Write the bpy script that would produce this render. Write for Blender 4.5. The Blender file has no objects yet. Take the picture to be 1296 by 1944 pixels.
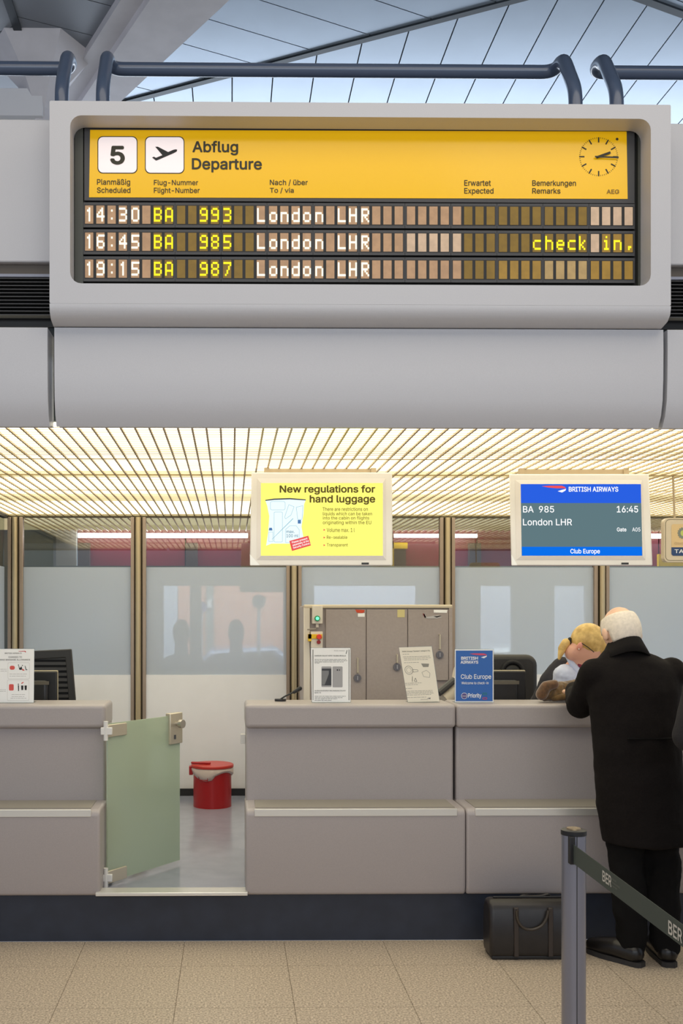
import bpy, bmesh, math, random, os
from mathutils import Vector, Matrix, Euler
from mathutils.geometry import delaunay_2d_cdt
random.seed(4)
C = bpy.context.scene.collection
SC = bpy.context.scene

# ------------------------------------------------------------------ camera
F, PX, PY, H, TH = 1890.0, 462.0, 1173.0, 1.65, 0.0126
cam_d = bpy.data.cameras.new('camera'); cam = bpy.data.objects.new('camera', cam_d); C.objects.link(cam)
cam_d.sensor_fit = 'AUTO'; cam_d.sensor_width = 36; cam_d.lens = 36*F/1944
cam_d.shift_x = (648-PX)/1944; cam_d.shift_y = (PY-972)/1944
cam.location = (0, 0, H); cam.rotation_euler = (math.pi/2, 0, -TH)
cam_d.clip_start = .05; cam_d.clip_end = 100
SC.camera = cam
# ------------------------------------------------------------------ colour management, world, hall lights
SC.view_settings.view_transform = 'Standard'; SC.view_settings.look = 'None'
SC.view_settings.gamma = 1; SC.view_settings.use_curve_mapping = False
SC.view_settings.exposure = 0.16
SC.cycles.max_bounces = 8; SC.cycles.transparent_max_bounces = 16; SC.cycles.diffuse_bounces = 3
SC.cycles.glossy_bounces = 4; SC.cycles.caustics_reflective = False; SC.cycles.caustics_refractive = False
SC.cycles.sample_clamp_indirect = 4
w = bpy.data.worlds.new('world'); SC.world = w; w.use_nodes = True
w.node_tree.nodes['Background'].inputs[0].default_value = (.74, .84, 1.0, 1)
w.node_tree.nodes['Background'].inputs[1].default_value = 0.55
def area(name, loc, rot, sx, sy, power, col):
    l = bpy.data.lights.new(name, 'AREA'); l.shape = 'RECTANGLE'; l.size = sx; l.size_y = sy; l.energy = power; l.color = col
    o = bpy.data.objects.new(name, l); C.objects.link(o); o.location = loc; o.rotation_euler = rot; return o
# daylight from the hall's glazed outer wall, well behind the photographer, and an added overhead fill lamp
area('hall_window_light', (0, -4.5, 4.25), (math.radians(80), 0, 0), 9, 1.7, 160, (.90, .95, 1.0))
area('hall_overhead_fill', (1.0, 1.6, 5.0), (0, 0, 0), 6, 3.0, 100, (1.0, .90, .76))
# clerestory daylight above and behind the check-in row, under the hall ceiling
area('clerestory_light', (1.0, 8.6, 4.35), (math.radians(-112), 0, 0), 9, .8, 95, (.80, .89, 1.0))
# added area lamp for the mirrored street built behind the glass partition
area('mirrored_street_fill', (1.0, 10.2, 4.4), (math.radians(25), 0, 0), 8, 2, 900, (.92, .96, 1.0))

# ------------------------------------------------------------------ helpers
def P(px, py, Y):
    t = (px-PX)/F; v = (PY-py)/F
    dx = math.sin(TH)+t*math.cos(TH); dy = math.cos(TH)-t*math.sin(TH); k = Y/dy
    return Vector((dx*k, Y, H+v*k))
def Q(px, py, z):
    t = (px-PX)/F; v = (PY-py)/F; k = (z-H)/v
    return Vector(((math.sin(TH)+t*math.cos(TH))*k, (math.cos(TH)-t*math.sin(TH))*k, z))
def X(px, Y): return P(px, 1173, Y).x
def Z(py, Y, px=648): return P(px, py, Y).z
def lin(c):
    return tuple(((v/255)/12.92 if v/255 <= .04045 else ((v/255+.055)/1.055)**2.4) for v in c)
MATS = {}
def mat(name, rgb, rough=.5, metal=0.0, noise=0.0, nscale=40, bump=0.0, emit=None, es=0.0, spec=.5, coat=0, sheen=0, lo=None):
    if name in MATS: return MATS[name]
    m = bpy.data.materials.new(name); m.use_nodes = True; nt = m.node_tree; b = nt.nodes['Principled BSDF']
    col = lin(rgb)+(1,)
    b.inputs['Base Color'].default_value = col; b.inputs['Roughness'].default_value = rough
    b.inputs['Metallic'].default_value = metal; b.inputs['Specular IOR Level'].default_value = spec
    b.inputs['Coat Weight'].default_value = coat; b.inputs['Sheen Weight'].default_value = sheen
    if emit: b.inputs['Emission Color'].default_value = lin(emit)+(1,); b.inputs['Emission Strength'].default_value = es
    if noise or bump:
        tc = nt.nodes.new('ShaderNodeTexCoord'); n = nt.nodes.new('ShaderNodeTexNoise'); n.inputs['Scale'].default_value = nscale
        n.inputs['Detail'].default_value = 4; nt.links.new(tc.outputs['Object'], n.inputs['Vector'])
        if noise:
            r = nt.nodes.new('ShaderNodeValToRGB'); nt.links.new(n.outputs['Fac'], r.inputs['Fac'])
            l2 = lin(lo) if lo else tuple(v*(1-noise) for v in col[:3])
            h2 = tuple(min(1, v*(1+noise)) for v in col[:3])
            r.color_ramp.elements[0].position = .35; r.color_ramp.elements[0].color = l2+(1,)
            r.color_ramp.elements[1].position = .65; r.color_ramp.elements[1].color = h2+(1,)
            nt.links.new(r.outputs[0], b.inputs['Base Color'])
        if bump:
            bp = nt.nodes.new('ShaderNodeBump'); bp.inputs['Strength'].default_value = bump; bp.inputs['Distance'].default_value = .002
            nt.links.new(n.outputs['Fac'], bp.inputs['Height']); nt.links.new(bp.outputs[0], b.inputs['Normal'])
    MATS[name] = m; return m
def emis(name, rgb, s=1.0):
    if name in MATS: return MATS[name]
    m = bpy.data.materials.new(name); m.use_nodes = True; nt = m.node_tree; nt.nodes.clear()
    e = nt.nodes.new('ShaderNodeEmission'); e.inputs[0].default_value = lin(rgb)+(1,); e.inputs[1].default_value = s
    o = nt.nodes.new('ShaderNodeOutputMaterial'); nt.links.new(e.outputs[0], o.inputs[0]); MATS[name] = m; return m
def glassmat(name, tint, gloss, body=0.0, bodycol=(255,255,255), rough=.02, trans_body=.5):
    m = bpy.data.materials.new(name); m.use_nodes = True; nt = m.node_tree; nt.nodes.clear(); N = nt.nodes.new; L = nt.links.new
    t = N('ShaderNodeBsdfTransparent'); t.inputs[0].default_value = lin(tint)+(1,)
    g = N('ShaderNodeBsdfGlossy'); g.inputs['Roughness'].default_value = rough; g.inputs[0].default_value = (1,1,1,1)
    mx = N('ShaderNodeMixShader'); mx.inputs[0].default_value = gloss
    base = t.outputs[0]
    if body:
        d = N('ShaderNodeBsdfDiffuse'); d.inputs[0].default_value = lin(bodycol)+(1,)
        tl = N('ShaderNodeBsdfTranslucent'); tl.inputs[0].default_value = lin(bodycol)+(1,)
        m2 = N('ShaderNodeMixShader'); m2.inputs[0].default_value = trans_body; L(d.outputs[0], m2.inputs[1]); L(tl.outputs[0], m2.inputs[2])
        m3 = N('ShaderNodeMixShader'); m3.inputs[0].default_value = body; L(t.outputs[0], m3.inputs[1]); L(m2.outputs[0], m3.inputs[2]); base = m3.outputs[0]
    L(base, mx.inputs[1]); L(g.outputs[0], mx.inputs[2])
    o = N('ShaderNodeOutputMaterial'); L(mx.outputs[0], o.inputs[0]); MATS[name] = m; return m

ORG = {}
class M:
    def __init__(s): s.v = []; s.f = []
    def add(s, vs, fs):
        n = len(s.v); s.v += [Vector(a) for a in vs]; s.f += [tuple(i+n for i in f) for f in fs]; return s
    def box(s, a, b):
        x0,y0,z0 = [min(a[i],b[i]) for i in range(3)]; x1,y1,z1 = [max(a[i],b[i]) for i in range(3)]
        return s.add([(x0,y0,z0),(x1,y0,z0),(x1,y1,z0),(x0,y1,z0),(x0,y0,z1),(x1,y0,z1),(x1,y1,z1),(x0,y1,z1)],
            [(0,3,2,1),(4,5,6,7),(0,1,5,4),(1,2,6,5),(2,3,7,6),(3,0,4,7)])
    def prism_x(s, prof, x0, x1):        # prof: (y,z) loop
        n = len(prof); vs = [(x0,p[0],p[1]) for p in prof]+[(x1,p[0],p[1]) for p in prof]
        return s.add(vs, [tuple(range(n)), tuple(range(2*n-1, n-1, -1))]+[(i, (i+n), (i+1)%n+n, (i+1)%n) for i in range(n)])
    def prism_z(s, poly, z0, z1):
        n = len(poly); vs = [(p[0],p[1],z0) for p in poly]+[(p[0],p[1],z1) for p in poly]
        return s.add(vs, [tuple(range(n-1,-1,-1)), tuple(range(n, 2*n))]+[(i, (i+1)%n, (i+1)%n+n, i+n) for i in range(n)])
    def prism_y(s, poly, y0, y1):        # poly (x,z)
        n = len(poly); vs = [(p[0],y0,p[1]) for p in poly]+[(p[0],y1,p[1]) for p in poly]
        return s.add(vs, [tuple(range(n)), tuple(range(2*n-1, n-1, -1))]+[(i, (i+n), (i+1)%n+n, (i+1)%n) for i in range(n)])
    def tube(s, pts, r, n=12, cap=True):
        pts = [Vector(p) for p in pts]; rs = r if isinstance(r, (list,tuple)) else [r]*len(pts)
        rings = []; u = None
        for i, p in enumerate(pts):
            d = (pts[min(i+1,len(pts)-1)]-pts[max(i-1,0)]).normalized()
            if u is None: u = d.orthogonal().normalized()
            else: u = (u-d*u.dot(d)).normalized()
            w_ = d.cross(u); rings.append([p+(u*math.cos(2*math.pi*k/n)+w_*math.sin(2*math.pi*k/n))*rs[i] for k in range(n)])
        vs = [q for r_ in rings for q in r_]; fs = []
        for i in range(len(rings)-1):
            for k in range(n): fs.append((i*n+k, i*n+(k+1)%n, (i+1)*n+(k+1)%n, (i+1)*n+k))
        if cap: fs.append(tuple(range(n-1,-1,-1))); fs.append(tuple(range((len(rings)-1)*n, len(rings)*n)))
        return s.add(vs, fs)
    def rings(s, rg, n=20):              # stack of (cx,cy,z,rx,ry)
        vs = []; fs = []
        for (cx,cy,z,rx,ry) in rg:
            for k in range(n):
                a = 2*math.pi*k/n; vs.append((cx+rx*math.cos(a), cy+ry*math.sin(a), z))
        for i in range(len(rg)-1):
            for k in range(n): fs.append((i*n+k, i*n+(k+1)%n, (i+1)*n+(k+1)%n, (i+1)*n+k))
        fs.append(tuple(range(n-1,-1,-1))); fs.append(tuple(range((len(rg)-1)*n, len(rg)*n)))
        return s.add(vs, fs)
    def ell(s, c, r, mtx=None, u=16, v=10):
        vs = []; fs = []; c = Vector(c)
        for j in range(v+1):
            th = math.pi*j/v
            for i in range(u):
                a = 2*math.pi*i/u
                p = Vector((r[0]*math.sin(th)*math.cos(a), r[1]*math.sin(th)*math.sin(a), r[2]*math.cos(th)))
                if mtx: p = mtx @ p
                vs.append(c+p)
        for j in range(v):
            for i in range(u):
                q = (j*u+i, (j+1)*u+i, (j+1)*u+(i+1)%u, j*u+(i+1)%u)
                fs.append(q)
        s.add(vs, fs); return s
    def cap(s, a, b, ra, rb=None):       # capsule
        rb = ra if rb is None else rb; a = Vector(a); b = Vector(b)
        s.tube([a, b], [ra, rb], 14); s.ell(a, (ra,)*3, None, 12, 8); s.ell(b, (rb,)*3, None, 12, 8); return s
    def chain(s, pts):
        for a, b in zip(pts, pts[1:]): s.cap(a[:3], b[:3], a[3], b[3])
        return s
    def build(s, name, m, parent=None, fold=0, fscale=.12, smooth=False, bevel=0, seg=2, origin=None, weld=True, voxel=0, sm=0, solid=0, angle=35):
        me = bpy.data.meshes.new(name)
        if parent: org = ORG[parent.name]
        elif origin is not None: org = Vector(origin)
        else:
            xs = [v.x for v in s.v]; ys = [v.y for v in s.v]; zs = [v.z for v in s.v]
            org = Vector(((min(xs)+max(xs))/2, (min(ys)+max(ys))/2, min(zs)))
        me.from_pydata([v-org for v in s.v], [], s.f)
        bm = bmesh.new(); bm.from_mesh(me)
        if weld: bmesh.ops.remove_doubles(bm, verts=bm.verts, dist=1e-5)
        bmesh.ops.recalc_face_normals(bm, faces=bm.faces); bm.to_mesh(me); bm.free()
        for mm in (m if isinstance(m, (list,tuple)) else [m]): me.materials.append(mm)
        o = bpy.data.objects.new(name, me); C.objects.link(o); ORG[o.name] = org
        if parent: o.parent = parent
        else: o.location = org
        if voxel:
            r = o.modifiers.new('remesh', 'REMESH'); r.mode = 'VOXEL'; r.voxel_size = voxel; r.use_smooth_shade = True
            if sm: q = o.modifiers.new('smooth', 'SMOOTH'); q.factor = .6; q.iterations = sm
        if fold:
            tx_ = bpy.data.textures.new('folds', 'CLOUDS'); tx_.noise_scale = fscale; tx_.noise_depth = 2
            q = o.modifiers.new('folds', 'DISPLACE'); q.texture = tx_; q.strength = fold; q.mid_level = .5; q.texture_coords = 'LOCAL'
        if solid: q = o.modifiers.new('solid', 'SOLIDIFY'); q.thickness = solid; q.offset = 1
        if bevel:
            b = o.modifiers.new('bevel', 'BEVEL'); b.width = bevel; b.segments = seg; b.limit_method = 'ANGLE'; b.angle_limit = math.radians(angle)
            b.harden_normals = False
        if smooth or bevel:
            for p in me.polygons: p.use_smooth = True
            if not voxel: 
                try: me.set_sharp_from_angle(angle=math.radians(40))
                except Exception: pass
        return o
def thing(name, label, cat, loc, group=None):
    o = bpy.data.objects.new(name, None); C.objects.link(o); o.location = loc; ORG[o.name] = Vector(loc); o.empty_display_size = .1
    o['label'] = label; o['category'] = cat
    if group: o['group'] = group
    return o
def tag(o, label, cat, group=None):
    o['label'] = label; o['category'] = cat
    if group: o['group'] = group
    return o
def struct(o, label=None, cat=None):
    o['kind'] = 'structure'
    if label: o['label'] = label
    if cat: o['category'] = cat
    return o
def stuff(o): o['kind'] = 'stuff'; return o
def fillet(pts, r, n=6):
    pts = [Vector(p) for p in pts]; out = [pts[0]]
    for a, b, c in zip(pts, pts[1:], pts[2:]):
        u = (a-b); v = (c-b); rr = min(r, u.length*.49, v.length*.49); p0 = b+u.normalized()*rr; p1 = b+v.normalized()*rr
        for i in range(n+1):
            t = i/n; out.append(p0*(1-t)**2+b*2*t*(1-t)+p1*t*t)
    out.append(pts[-1]); return out
def rrect(x0, y0, x1, y1, r, n=5):
    out = []
    for cx, cy, a0 in ((x1-r, y0+r, -90), (x1-r, y1-r, 0), (x0+r, y1-r, 90), (x0+r, y0+r, 180)):
        for i in range(n+1):
            a = math.radians(a0+90*i/n); out.append((cx+r*math.cos(a), cy+r*math.sin(a)))
    return out
# flat print on a surface: fr maps (px,py,offset towards the viewer) to a point of the surface
def plane(Y): return lambda px, py, d=0.0: P(px, py, Y-d)
def ramp(pa, Ya, pb, Yb, axis=0):
    def f(px, py, d=0.0):
        q = (px, py)[axis]; t = (q-pa)/(pb-pa); return P(px, py, 1/((1-t)/Ya+t/Yb)-d)
    return f
def shape(name, fr, polys, m, parent, off=.001):
    k = M()
    for pl in polys: k.add([fr(a, b, off) for a, b in pl], [tuple(range(len(pl)))])
    return k.build(name, m, parent, weld=False)
FONT = None
try:
    FONT = bpy.data.fonts.load(os.path.join(bpy.utils.system_resource('DATAFILES'), 'fonts', 'Inter.woff2'))
except Exception: FONT = None
def fill_outline(vs, es):
    # non-zero winding fill of closed outlines: constrained triangulation, keep the triangles inside
    if not vs: return vs, []
    nb = {}
    for a, b in es: nb.setdefault(a, []).append(b); nb.setdefault(b, []).append(a)
    seen = set(); loops = []
    for st in sorted(nb):
        if st in seen: continue
        lp = [st]; seen.add(st); nx = st+1 if st+1 in nb[st] else nb[st][0]
        while nx not in seen:
            lp.append(nx); seen.add(nx); c_ = [q for q in nb[nx] if q not in seen]
            if not c_: break
            nx = c_[0]
        loops.append(lp)
    de = [(l[i], l[(i+1) % len(l)]) for l in loops for i in range(len(l))]
    v2_ = [Vector((v.x, v.y)) for v in vs]; dd = [(vs[a].x, vs[a].y, vs[b].x, vs[b].y) for a, b in de]
    ov, _, of = delaunay_2d_cdt(v2_, de, [], 0, 1e-6)[:3]; keep = []
    for f in of:
        cx = sum(ov[i].x for i in f)/len(f); cy = sum(ov[i].y for i in f)/len(f); wn = 0
        for (ax, ay, bx, by) in dd:
            if (ay <= cy) != (by <= cy):
                if ax+(cy-ay)/(by-ay)*(bx-ax) > cx: wn += 1 if by > ay else -1
        if wn: keep.append(tuple(f))
    return [Vector((p.x, p.y, 0)) for p in ov], keep
def text(s, fr, x0, x1, yt, yb, m, parent, bold=0.0, off=.0015, name='lettering', flip=0):
    cu = bpy.data.curves.new('t', 'FONT'); cu.body = s; cu.resolution_u = 3
    if FONT: cu.font = FONT
    cu.fill_mode = 'NONE'; cu.dimensions = '2D'
    ob = bpy.data.objects.new('t', cu); C.objects.link(ob)
    me0 = bpy.data.meshes.new_from_object(ob.evaluated_get(bpy.context.evaluated_depsgraph_get()))
    vs = [v.co.copy() for v in me0.vertices]; es = [tuple(e.vertices) for e in me0.edges]
    vs, fs = fill_outline(vs, es)
    bpy.data.objects.remove(ob); bpy.data.curves.remove(cu); bpy.data.meshes.remove(me0)
    if not vs: return None
    ux = [v.x for v in vs]; uy = [v.y for v in vs]; a, b, c, d = min(ux), max(ux), min(uy), max(uy)
    bold *= .85; sp = [(0,0)]+([(bold*math.cos(i*math.pi/4), bold*math.sin(i*math.pi/4)) for i in range(8)] if bold > .004 else [])
    a -= bold; b += bold; c -= bold; d += bold; k = M()
    for q_, (ox, oy) in enumerate(sp): k.add([fr(x0+(v.x+ox-a)/(b-a)*(x1-x0), yb-(v.y+oy-c)/(d-c)*(yb-yt), off+q_*5e-5) for v in vs], fs)
    return k.build(name, m, parent, weld=False)
def lines(fr, rows, m, parent, name='fine_print', h=1.1):
    k = M()
    for (x0, x1, y) in rows:
        x = x0
        while x < x1:
            e = min(x1, x+random.uniform(2.5, 8)); k.add([fr(x,y,.001), fr(e,y,.001), fr(e,y-h,.001), fr(x,y-h,.001)], [(0,1,2,3)]); x = e+.9
    return stuff(k.build(name, m, parent, weld=False))

# ------------------------------------------------------------------ materials
shell = mat('moulded_shell', (202,202,206), .42, noise=.02, nscale=300, bump=.05)
counterm = mat('counter_plastic', (170,162,161), .38, noise=.03, nscale=250, bump=.06)
counteredge = mat('counter_edge', (190,178,164), .3)
alu = mat('aluminium', (228,226,220), .3, .5)
chrome = mat('satin_steel', (200,196,190), .3, 1.0)
bronze = mat('bronze_mullion', (204,186,150), .34, .6)
bronze2 = mat('mullion_side', (168,150,134), .4, .5)
black = mat('black_plastic', (28,27,28), .45)
dark = mat('dark_grey_frame', (66,66,68), .45)
darker = mat('black_recess', (18,17,17), .5)
navy = mat('navy_plinth', (40,46,60), .45, noise=.12, nscale=9)
railm = mat('blue_grey_paint', (74,88,112), .28, coat=.4)
white = mat('white_paint', (226,224,220), .5)
cream = mat('cream_plastic', (222,212,196), .42)
paper = mat('white_paper', (252,251,248), .6)
ink = mat('black_ink', (34,34,34), .6)
grey_ink = mat('grey_ink', (120,118,116), .6)
red = mat('red_enamel', (168,26,30), .3)
redlid = mat('red_lid', (192,52,42), .35)
concrete = mat('painted_concrete', (214,210,214), .7, noise=.05, nscale=6, bump=.2)

# ================================================================== THE SETTING
PLZ = .245; GZ = 2.456; BK = 7.9
# hall floor: large terrazzo tiles, plain slab under and beyond them
terr = mat('terrazzo', (196,181,162), .42, noise=.30, nscale=110, lo=(150,134,115))
terr2 = mat('tile_joint', (120,104,84), .8)
floor = struct(M().box((-7,-6,-.12),(8,5.09,-.004)).build('floor', terr2, origin=(0,0,0)), 'beige speckled terrazzo floor of the hall', 'floor')
xo = Q(163,1787,0).x; yo = Q(648,1912,0).y
tile = None
for i in range(-4, 9):
    for j in range(-5, 3):
        x0 = xo+i*.505; y0 = yo+j*.505; y1 = min(y0+.503, 5.088)
        if y1-y0 < .05: continue
        if y1-y0 < .5 or tile is None:
            o = M().box((x0, y0, -.01), (x0+.503, y1, 0)).build('floor_tile', terr, floor)
            if y1-y0 > .5: tile = o; tx, ty = x0, y0
        else:
            o = tile.copy(); C.objects.link(o); o.location = (x0-tx, y0-ty, 0)
far = M().box((-7,-6,-.01),(8,yo-5*.505-.002,0)).box((-7,yo-5*.505,-.01),(xo-4*.505-.002,5.088,0)).box((xo+9*.505,yo-5*.505,-.01),(8,5.088,0)).build('floor_slab', terr, floor)
# raised booth floor and navy plinth
lino = mat('blue_grey_linoleum', (150,154,170), .16, noise=.05, nscale=8, spec=.6)
struct(M().box((-5,5.1,0),(6,9.3,PLZ)).build('floor', lino, origin=(0,5,0)), 'blue grey linoleum floor of the raised booth', 'floor')
struct(M().box((-5,5.09,0),(6,5.12,PLZ-.005)).build('baseboard_front', navy), 'dark navy plinth under the counters', 'plinth')
struct(M().box((-1.7,BK-.035,PLZ),(4.2,BK-.012,PLZ+.055)).build('baseboard_back', black), 'black skirting of the booth back wall', 'skirting')

# booth luminous ceiling
gl = [emis('lamp_bright', (255,247,220), 2.5), emis('lamp_mid', (255,243,206), 1.5), emis('lamp_dim', (255,238,190), 1.2)]
XL = -1.78; XR = 4.4
ceil = struct(bpy.data.objects.new('ceiling', None), 'glowing lattice ceiling of the check-in booth', 'ceiling'); C.objects.link(ceil)
ORG[ceil.name] = Vector((0,0,GZ)); ceil.location = (0,0,GZ)
segs = [(4.214,4.78,0),(4.78,5.04,1),(5.04,5.56,0),(5.56,5.82,2),(5.82,6.6,0),(6.6,7.0,2),(7.0,BK,0)]
for a, b, k in segs:
    M().box((XL,a,GZ+.014),(XR,b-.004,GZ+.02)).build('light_panel', gl[k], ceil)
barm = mat('lattice_bar', (186,160,118), .4, .3)
nb = int((XR-XL)/.0607); xg = X(445.8, 4.17)
x = xg-int((xg-XL)/.0607)*.0607; first = None
while x < XR:
    if first is None:
        first = M().box((x-.0042,4.214,GZ),(x+.0042,BK,GZ+.009)).build('lattice_bar', barm, ceil); fx = x
    else:
        o = first.copy(); C.objects.link(o); o.location = (x-fx, 0, 0)
    x += .0607
k = M(); y = 4.23
while y < BK:
    k.box((XL,y,GZ+.001),(XR,y+.0035,GZ+.0035)); y += .055
stuff(k.build('cross_bars', mat('cross_bar', (238,222,178), .5), ceil))
k = M()
for yy in (5.06, 5.62, 6.3): k.box((XL,yy,GZ-.001),(XR,yy+.006,GZ+.004))
stuff(k.build('joint_strips', mat('joint_strip', (214,190,140), .5), ceil))
struct(M().box((XL,BK-.02,GZ-.012),(XR,BK+.03,GZ+.1)).build('trim_1', mat('head_rail', (86,78,58), .4, .5)))
# slab over the booth that closes the roof of the counter row
struct(M().box((-5,4.62,GZ+.03),(6,9.4,GZ+.12)).build('ceiling', mat('booth_roof', (120,120,120), .8)), 'solid roof slab above the lattice ceiling', 'ceiling')

# glass partition
clear = glassmat('clear_glass', (228,232,228), .10)
frost = glassmat('frosted_film', (225,230,232), .03, body=.66, bodycol=(232,240,250), rough=.15, trans_body=.38)
poles = [30, 263, 557.5, 848, 1140, 1432]
px_ = [X(p, BK) for p in poles]
zf1, zf2 = Z(1077, BK), Z(1281, BK)
lowm = mat('white_wall_panel', (236,235,236), .5, noise=.015, nscale=5)
for i in range(5):
    x0, x1 = px_[i]+.05, px_[i+1]-.05
    t = struct(bpy.data.objects.new('window_%d' % (i+1), None)); C.objects.link(t); loc = Vector(((x0+x1)/2, BK, PLZ)); t.location = loc; ORG[t.name] = loc
    t['label'] = 'glazed partition bay %s' % ['left of the open gate', 'behind the red bin', 'behind the locker cabinet', 'behind the black chair', 'behind the man'][i]; t['category'] = 'window'
    M().box((x0,BK,zf1),(x1,BK+.008,GZ)).build('clear_pane', clear, t)
    M().box((x0,BK,zf2),(x1,BK+.008,zf1)).build('frosted_pane', frost, t)
    M().box((x0,BK-.01,PLZ),(x1,BK+.02,zf2)).build('lower_panel', lowm, t)
for i, xx in enumerate(px_):
    t = struct(bpy.data.objects.new('mullion', None)); C.objects.link(t); loc = Vector((xx, BK, PLZ)); t.location = loc; ORG[t.name] = loc
    for s in (-1, 1):
        M().box((xx+s*.06,BK-.03,PLZ),(xx+s*.032,BK+.03,GZ-.01)).build('side_post', bronze2, t, bevel=.004)
    M().box((xx-.033,BK-.01,PLZ),(xx+.033,BK+.02,GZ-.01)).build('web', mat('mullion_groove', (84,72,54), .5, .4), t)
    M().tube([(xx,BK-.035,PLZ),(xx,BK-.035,GZ-.012)], .021, 16).build('round_tube', bronze, t, smooth=True)
o = M().box((-2.6,BK+.02,GZ+.014),(XR,9.3,GZ+.02)).build('mirrored_ceiling_strip', emis('mirrored_ceiling_glow', (232,214,170), .55)); tag(o, 'dim glowing strip added beyond the glass partition as the mirrored ceiling', 'lamp')  # added glow: stands for the ceiling's reflection and lights the bulkhead
k = M(); x = xg-int((xg-XL)/.0607)*.0607
while x < XR: k.box((x-.0042,BK+.03,GZ),(x+.0042,9.3,GZ+.009)); x += .0607
stuff(tag(k.build('mirrored_lattice', barm), 'lattice bars added beyond the glass partition as the mirrored lattice', 'lattice'))  # solid bars in place of the lattice reflected in the glass
# side partition, running towards the hall at the left
t = struct(bpy.data.objects.new('wall_left', None), 'glazed side partition at the far left', 'partition'); C.objects.link(t); loc = Vector((XL, 6.5, PLZ)); t.location = loc; ORG[t.name] = loc
M().box((XL-.01,5.8,zf1),(XL,BK-.05,GZ)).build('clear_pane', clear, t)
M().box((XL-.01,5.8,zf2),(XL,BK-.05,zf1)).build('frosted_pane', frost, t)
M().box((XL-.02,5.8,PLZ),(XL,BK-.05,zf2)).build('lower_panel', lowm, t)
M().box((XL-.02,5.8,GZ-.02),(XL+.02,BK-.02,GZ+.03)).build('head_rail', dark, t)

# behind the glass
burg = mat('burgundy_panel', (138,30,48), .4, noise=.06, nscale=3)
t = thing('burgundy_bulkhead', 'burgundy panelled bulkhead seen through the clear upper glass', 'bulkhead', (1.5, 9.5, 2.07))
xs = [X(p, 9.5) for p in (146, 352, 610, 745, 905, 1060, 1250, 1420)]
for a, b in zip(xs, xs[1:]): M().box((a+.006,9.5,2.07),(b-.006,9.56,2.5)).build('panel', burg, t)
M().box((xs[0],9.562,2.0),(xs[-1],9.6,2.6)).build('backing', mat('bulkhead_back', (60,24,30), .8), t)
for p in (160, 364, 758, 900): M().box((X(p,9.46)-.055,9.42,2.07),(X(p,9.46)+.055,9.49,2.36)).build('post', mat('brown_post', (92,76,70), .4, .3), t)
o = M().tube([(X(148,9.3),9.3,Z(1017,9.3)),(X(470,9.3),9.3,Z(1017,9.3))], .022, 12).build('fluorescent_tube', emis('tube_glow', (250,242,255), 12)); tag(o, 'long white fluorescent tube behind the glass at the left', 'lamp')
o = M().tube([(X(748,9.3),9.3,Z(1017,9.3)),(X(905,9.3),9.3,Z(1017,9.3))], .018, 12).build('fluorescent_tube', MATS['tube_glow']); tag(o, 'short fluorescent tube seen beside the fourth mullion', 'lamp')
o = M().tube([(X(1220,9.3),9.3,Z(1017,9.3)),(X(1420,9.3),9.3,Z(1017,9.3))], .022, 12).build('fluorescent_tube', MATS['tube_glow']); tag(o, 'fluorescent tube seen between the blue screen and the tax sign', 'lamp')
struct(M().box((-2.6,9.44,PLZ),(X(145,9.5),9.52,2.6)).build('wall_back', mat('olive_wall', (140,138,130), .6)), 'grey wall behind the leftmost glass bay', 'wall')
struct(M().box((X(107,9.4),9.38,PLZ),(X(145,9.4),9.43,2.6)).build('trim_2', mat('pale_pilaster', (176,172,164), .6)))
yel = mat('yellow_sign', (232,190,20), .5)
o = M().box((P(735,1030,9.36)),(P(772,1042,9.4))).box(P(742,1030,9.36),P(746,1076,9.4)).build('yellow_sign', yel); tag(o, 'small yellow sign behind the glass right of the yellow screen', 'sign')
o = M().box((P(1250,1052,9.36)),(P(1310,1078,9.4))).build('yellow_sign', yel); tag(o, 'yellow sign behind the glass below the tax sign', 'sign')
# reflection of the hall windows and street, built as solids behind the glass
wy = 9.0; t = thing('mirrored_window_wall', 'dark hall window wall mirrored in the frosted glass, built behind it', 'wall', (1.5, wy, PLZ))
dk = mat('mirrored_wall', (128,132,128), .7)
pal = mat('pale_wall', (226,232,236), .7)
zt, zb = Z(1112, wy), Z(1262, wy)
def col(a, b, m_): M().box((X(a,wy),wy,zb),(X(b,wy),wy+.06,zt)).build('pier', m_, t)
M().box((-2.6,wy,zt),(X(560,wy),wy+.06,2.12)).build('top_rail', dk, t); M().box((X(560,wy),wy,zt),(4.6,wy+.06,2.12)).build('top_rail', pal, t)
M().box((-2.6,wy,PLZ),(X(560,wy),wy+.06,zb)).build('bottom_rail', dk, t); M().box((X(560,wy),wy,PLZ),(4.6,wy+.06,zb)).build('bottom_rail', pal, t)
col(-120,310,dk); col(360,382,dk); col(538,596,dk); col(790,912,pal); col(972,1052,pal); col(1112,1480,pal)
M().box((X(455,wy),wy-.01,Z(1124,wy)),(X(540,wy),wy+.05,zt)).build('blind', dk, t)
orange = mat('salmon_render', (232,160,130), .8)
t = thing('salmon_building', 'salmon coloured building mirrored in the frosted glass, built behind it', 'building', (X(440,13),13.2,0))
M().box((X(338,13),13,0),(X(560,13),14,3.2)).build('wall', orange, t)
M().box((X(391,12.9),12.95,0),(X(405,12.9),13,3.0)).build('pillar', mat('grey_pillar', (130,140,136), .7), t)
M().box(P(393,1138,12.92),P(402,1154,12.93)).build('window', white, t)
o = M().box((X(560,13),13,0),(7.0,14,3.2)).build('pale_building', mat('pale_render', (214,218,232), .8)); tag(o, 'pale building mirrored in the right-hand frosted glass, built behind it', 'building')
o = M().box((X(298,13),13,0),(X(337,13),13.4,3.2)).build('white_kiosk', mat('kiosk', (200,208,222), .7)); tag(o, 'white kiosk of the mirrored street, left of the salmon building', 'building')
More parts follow.
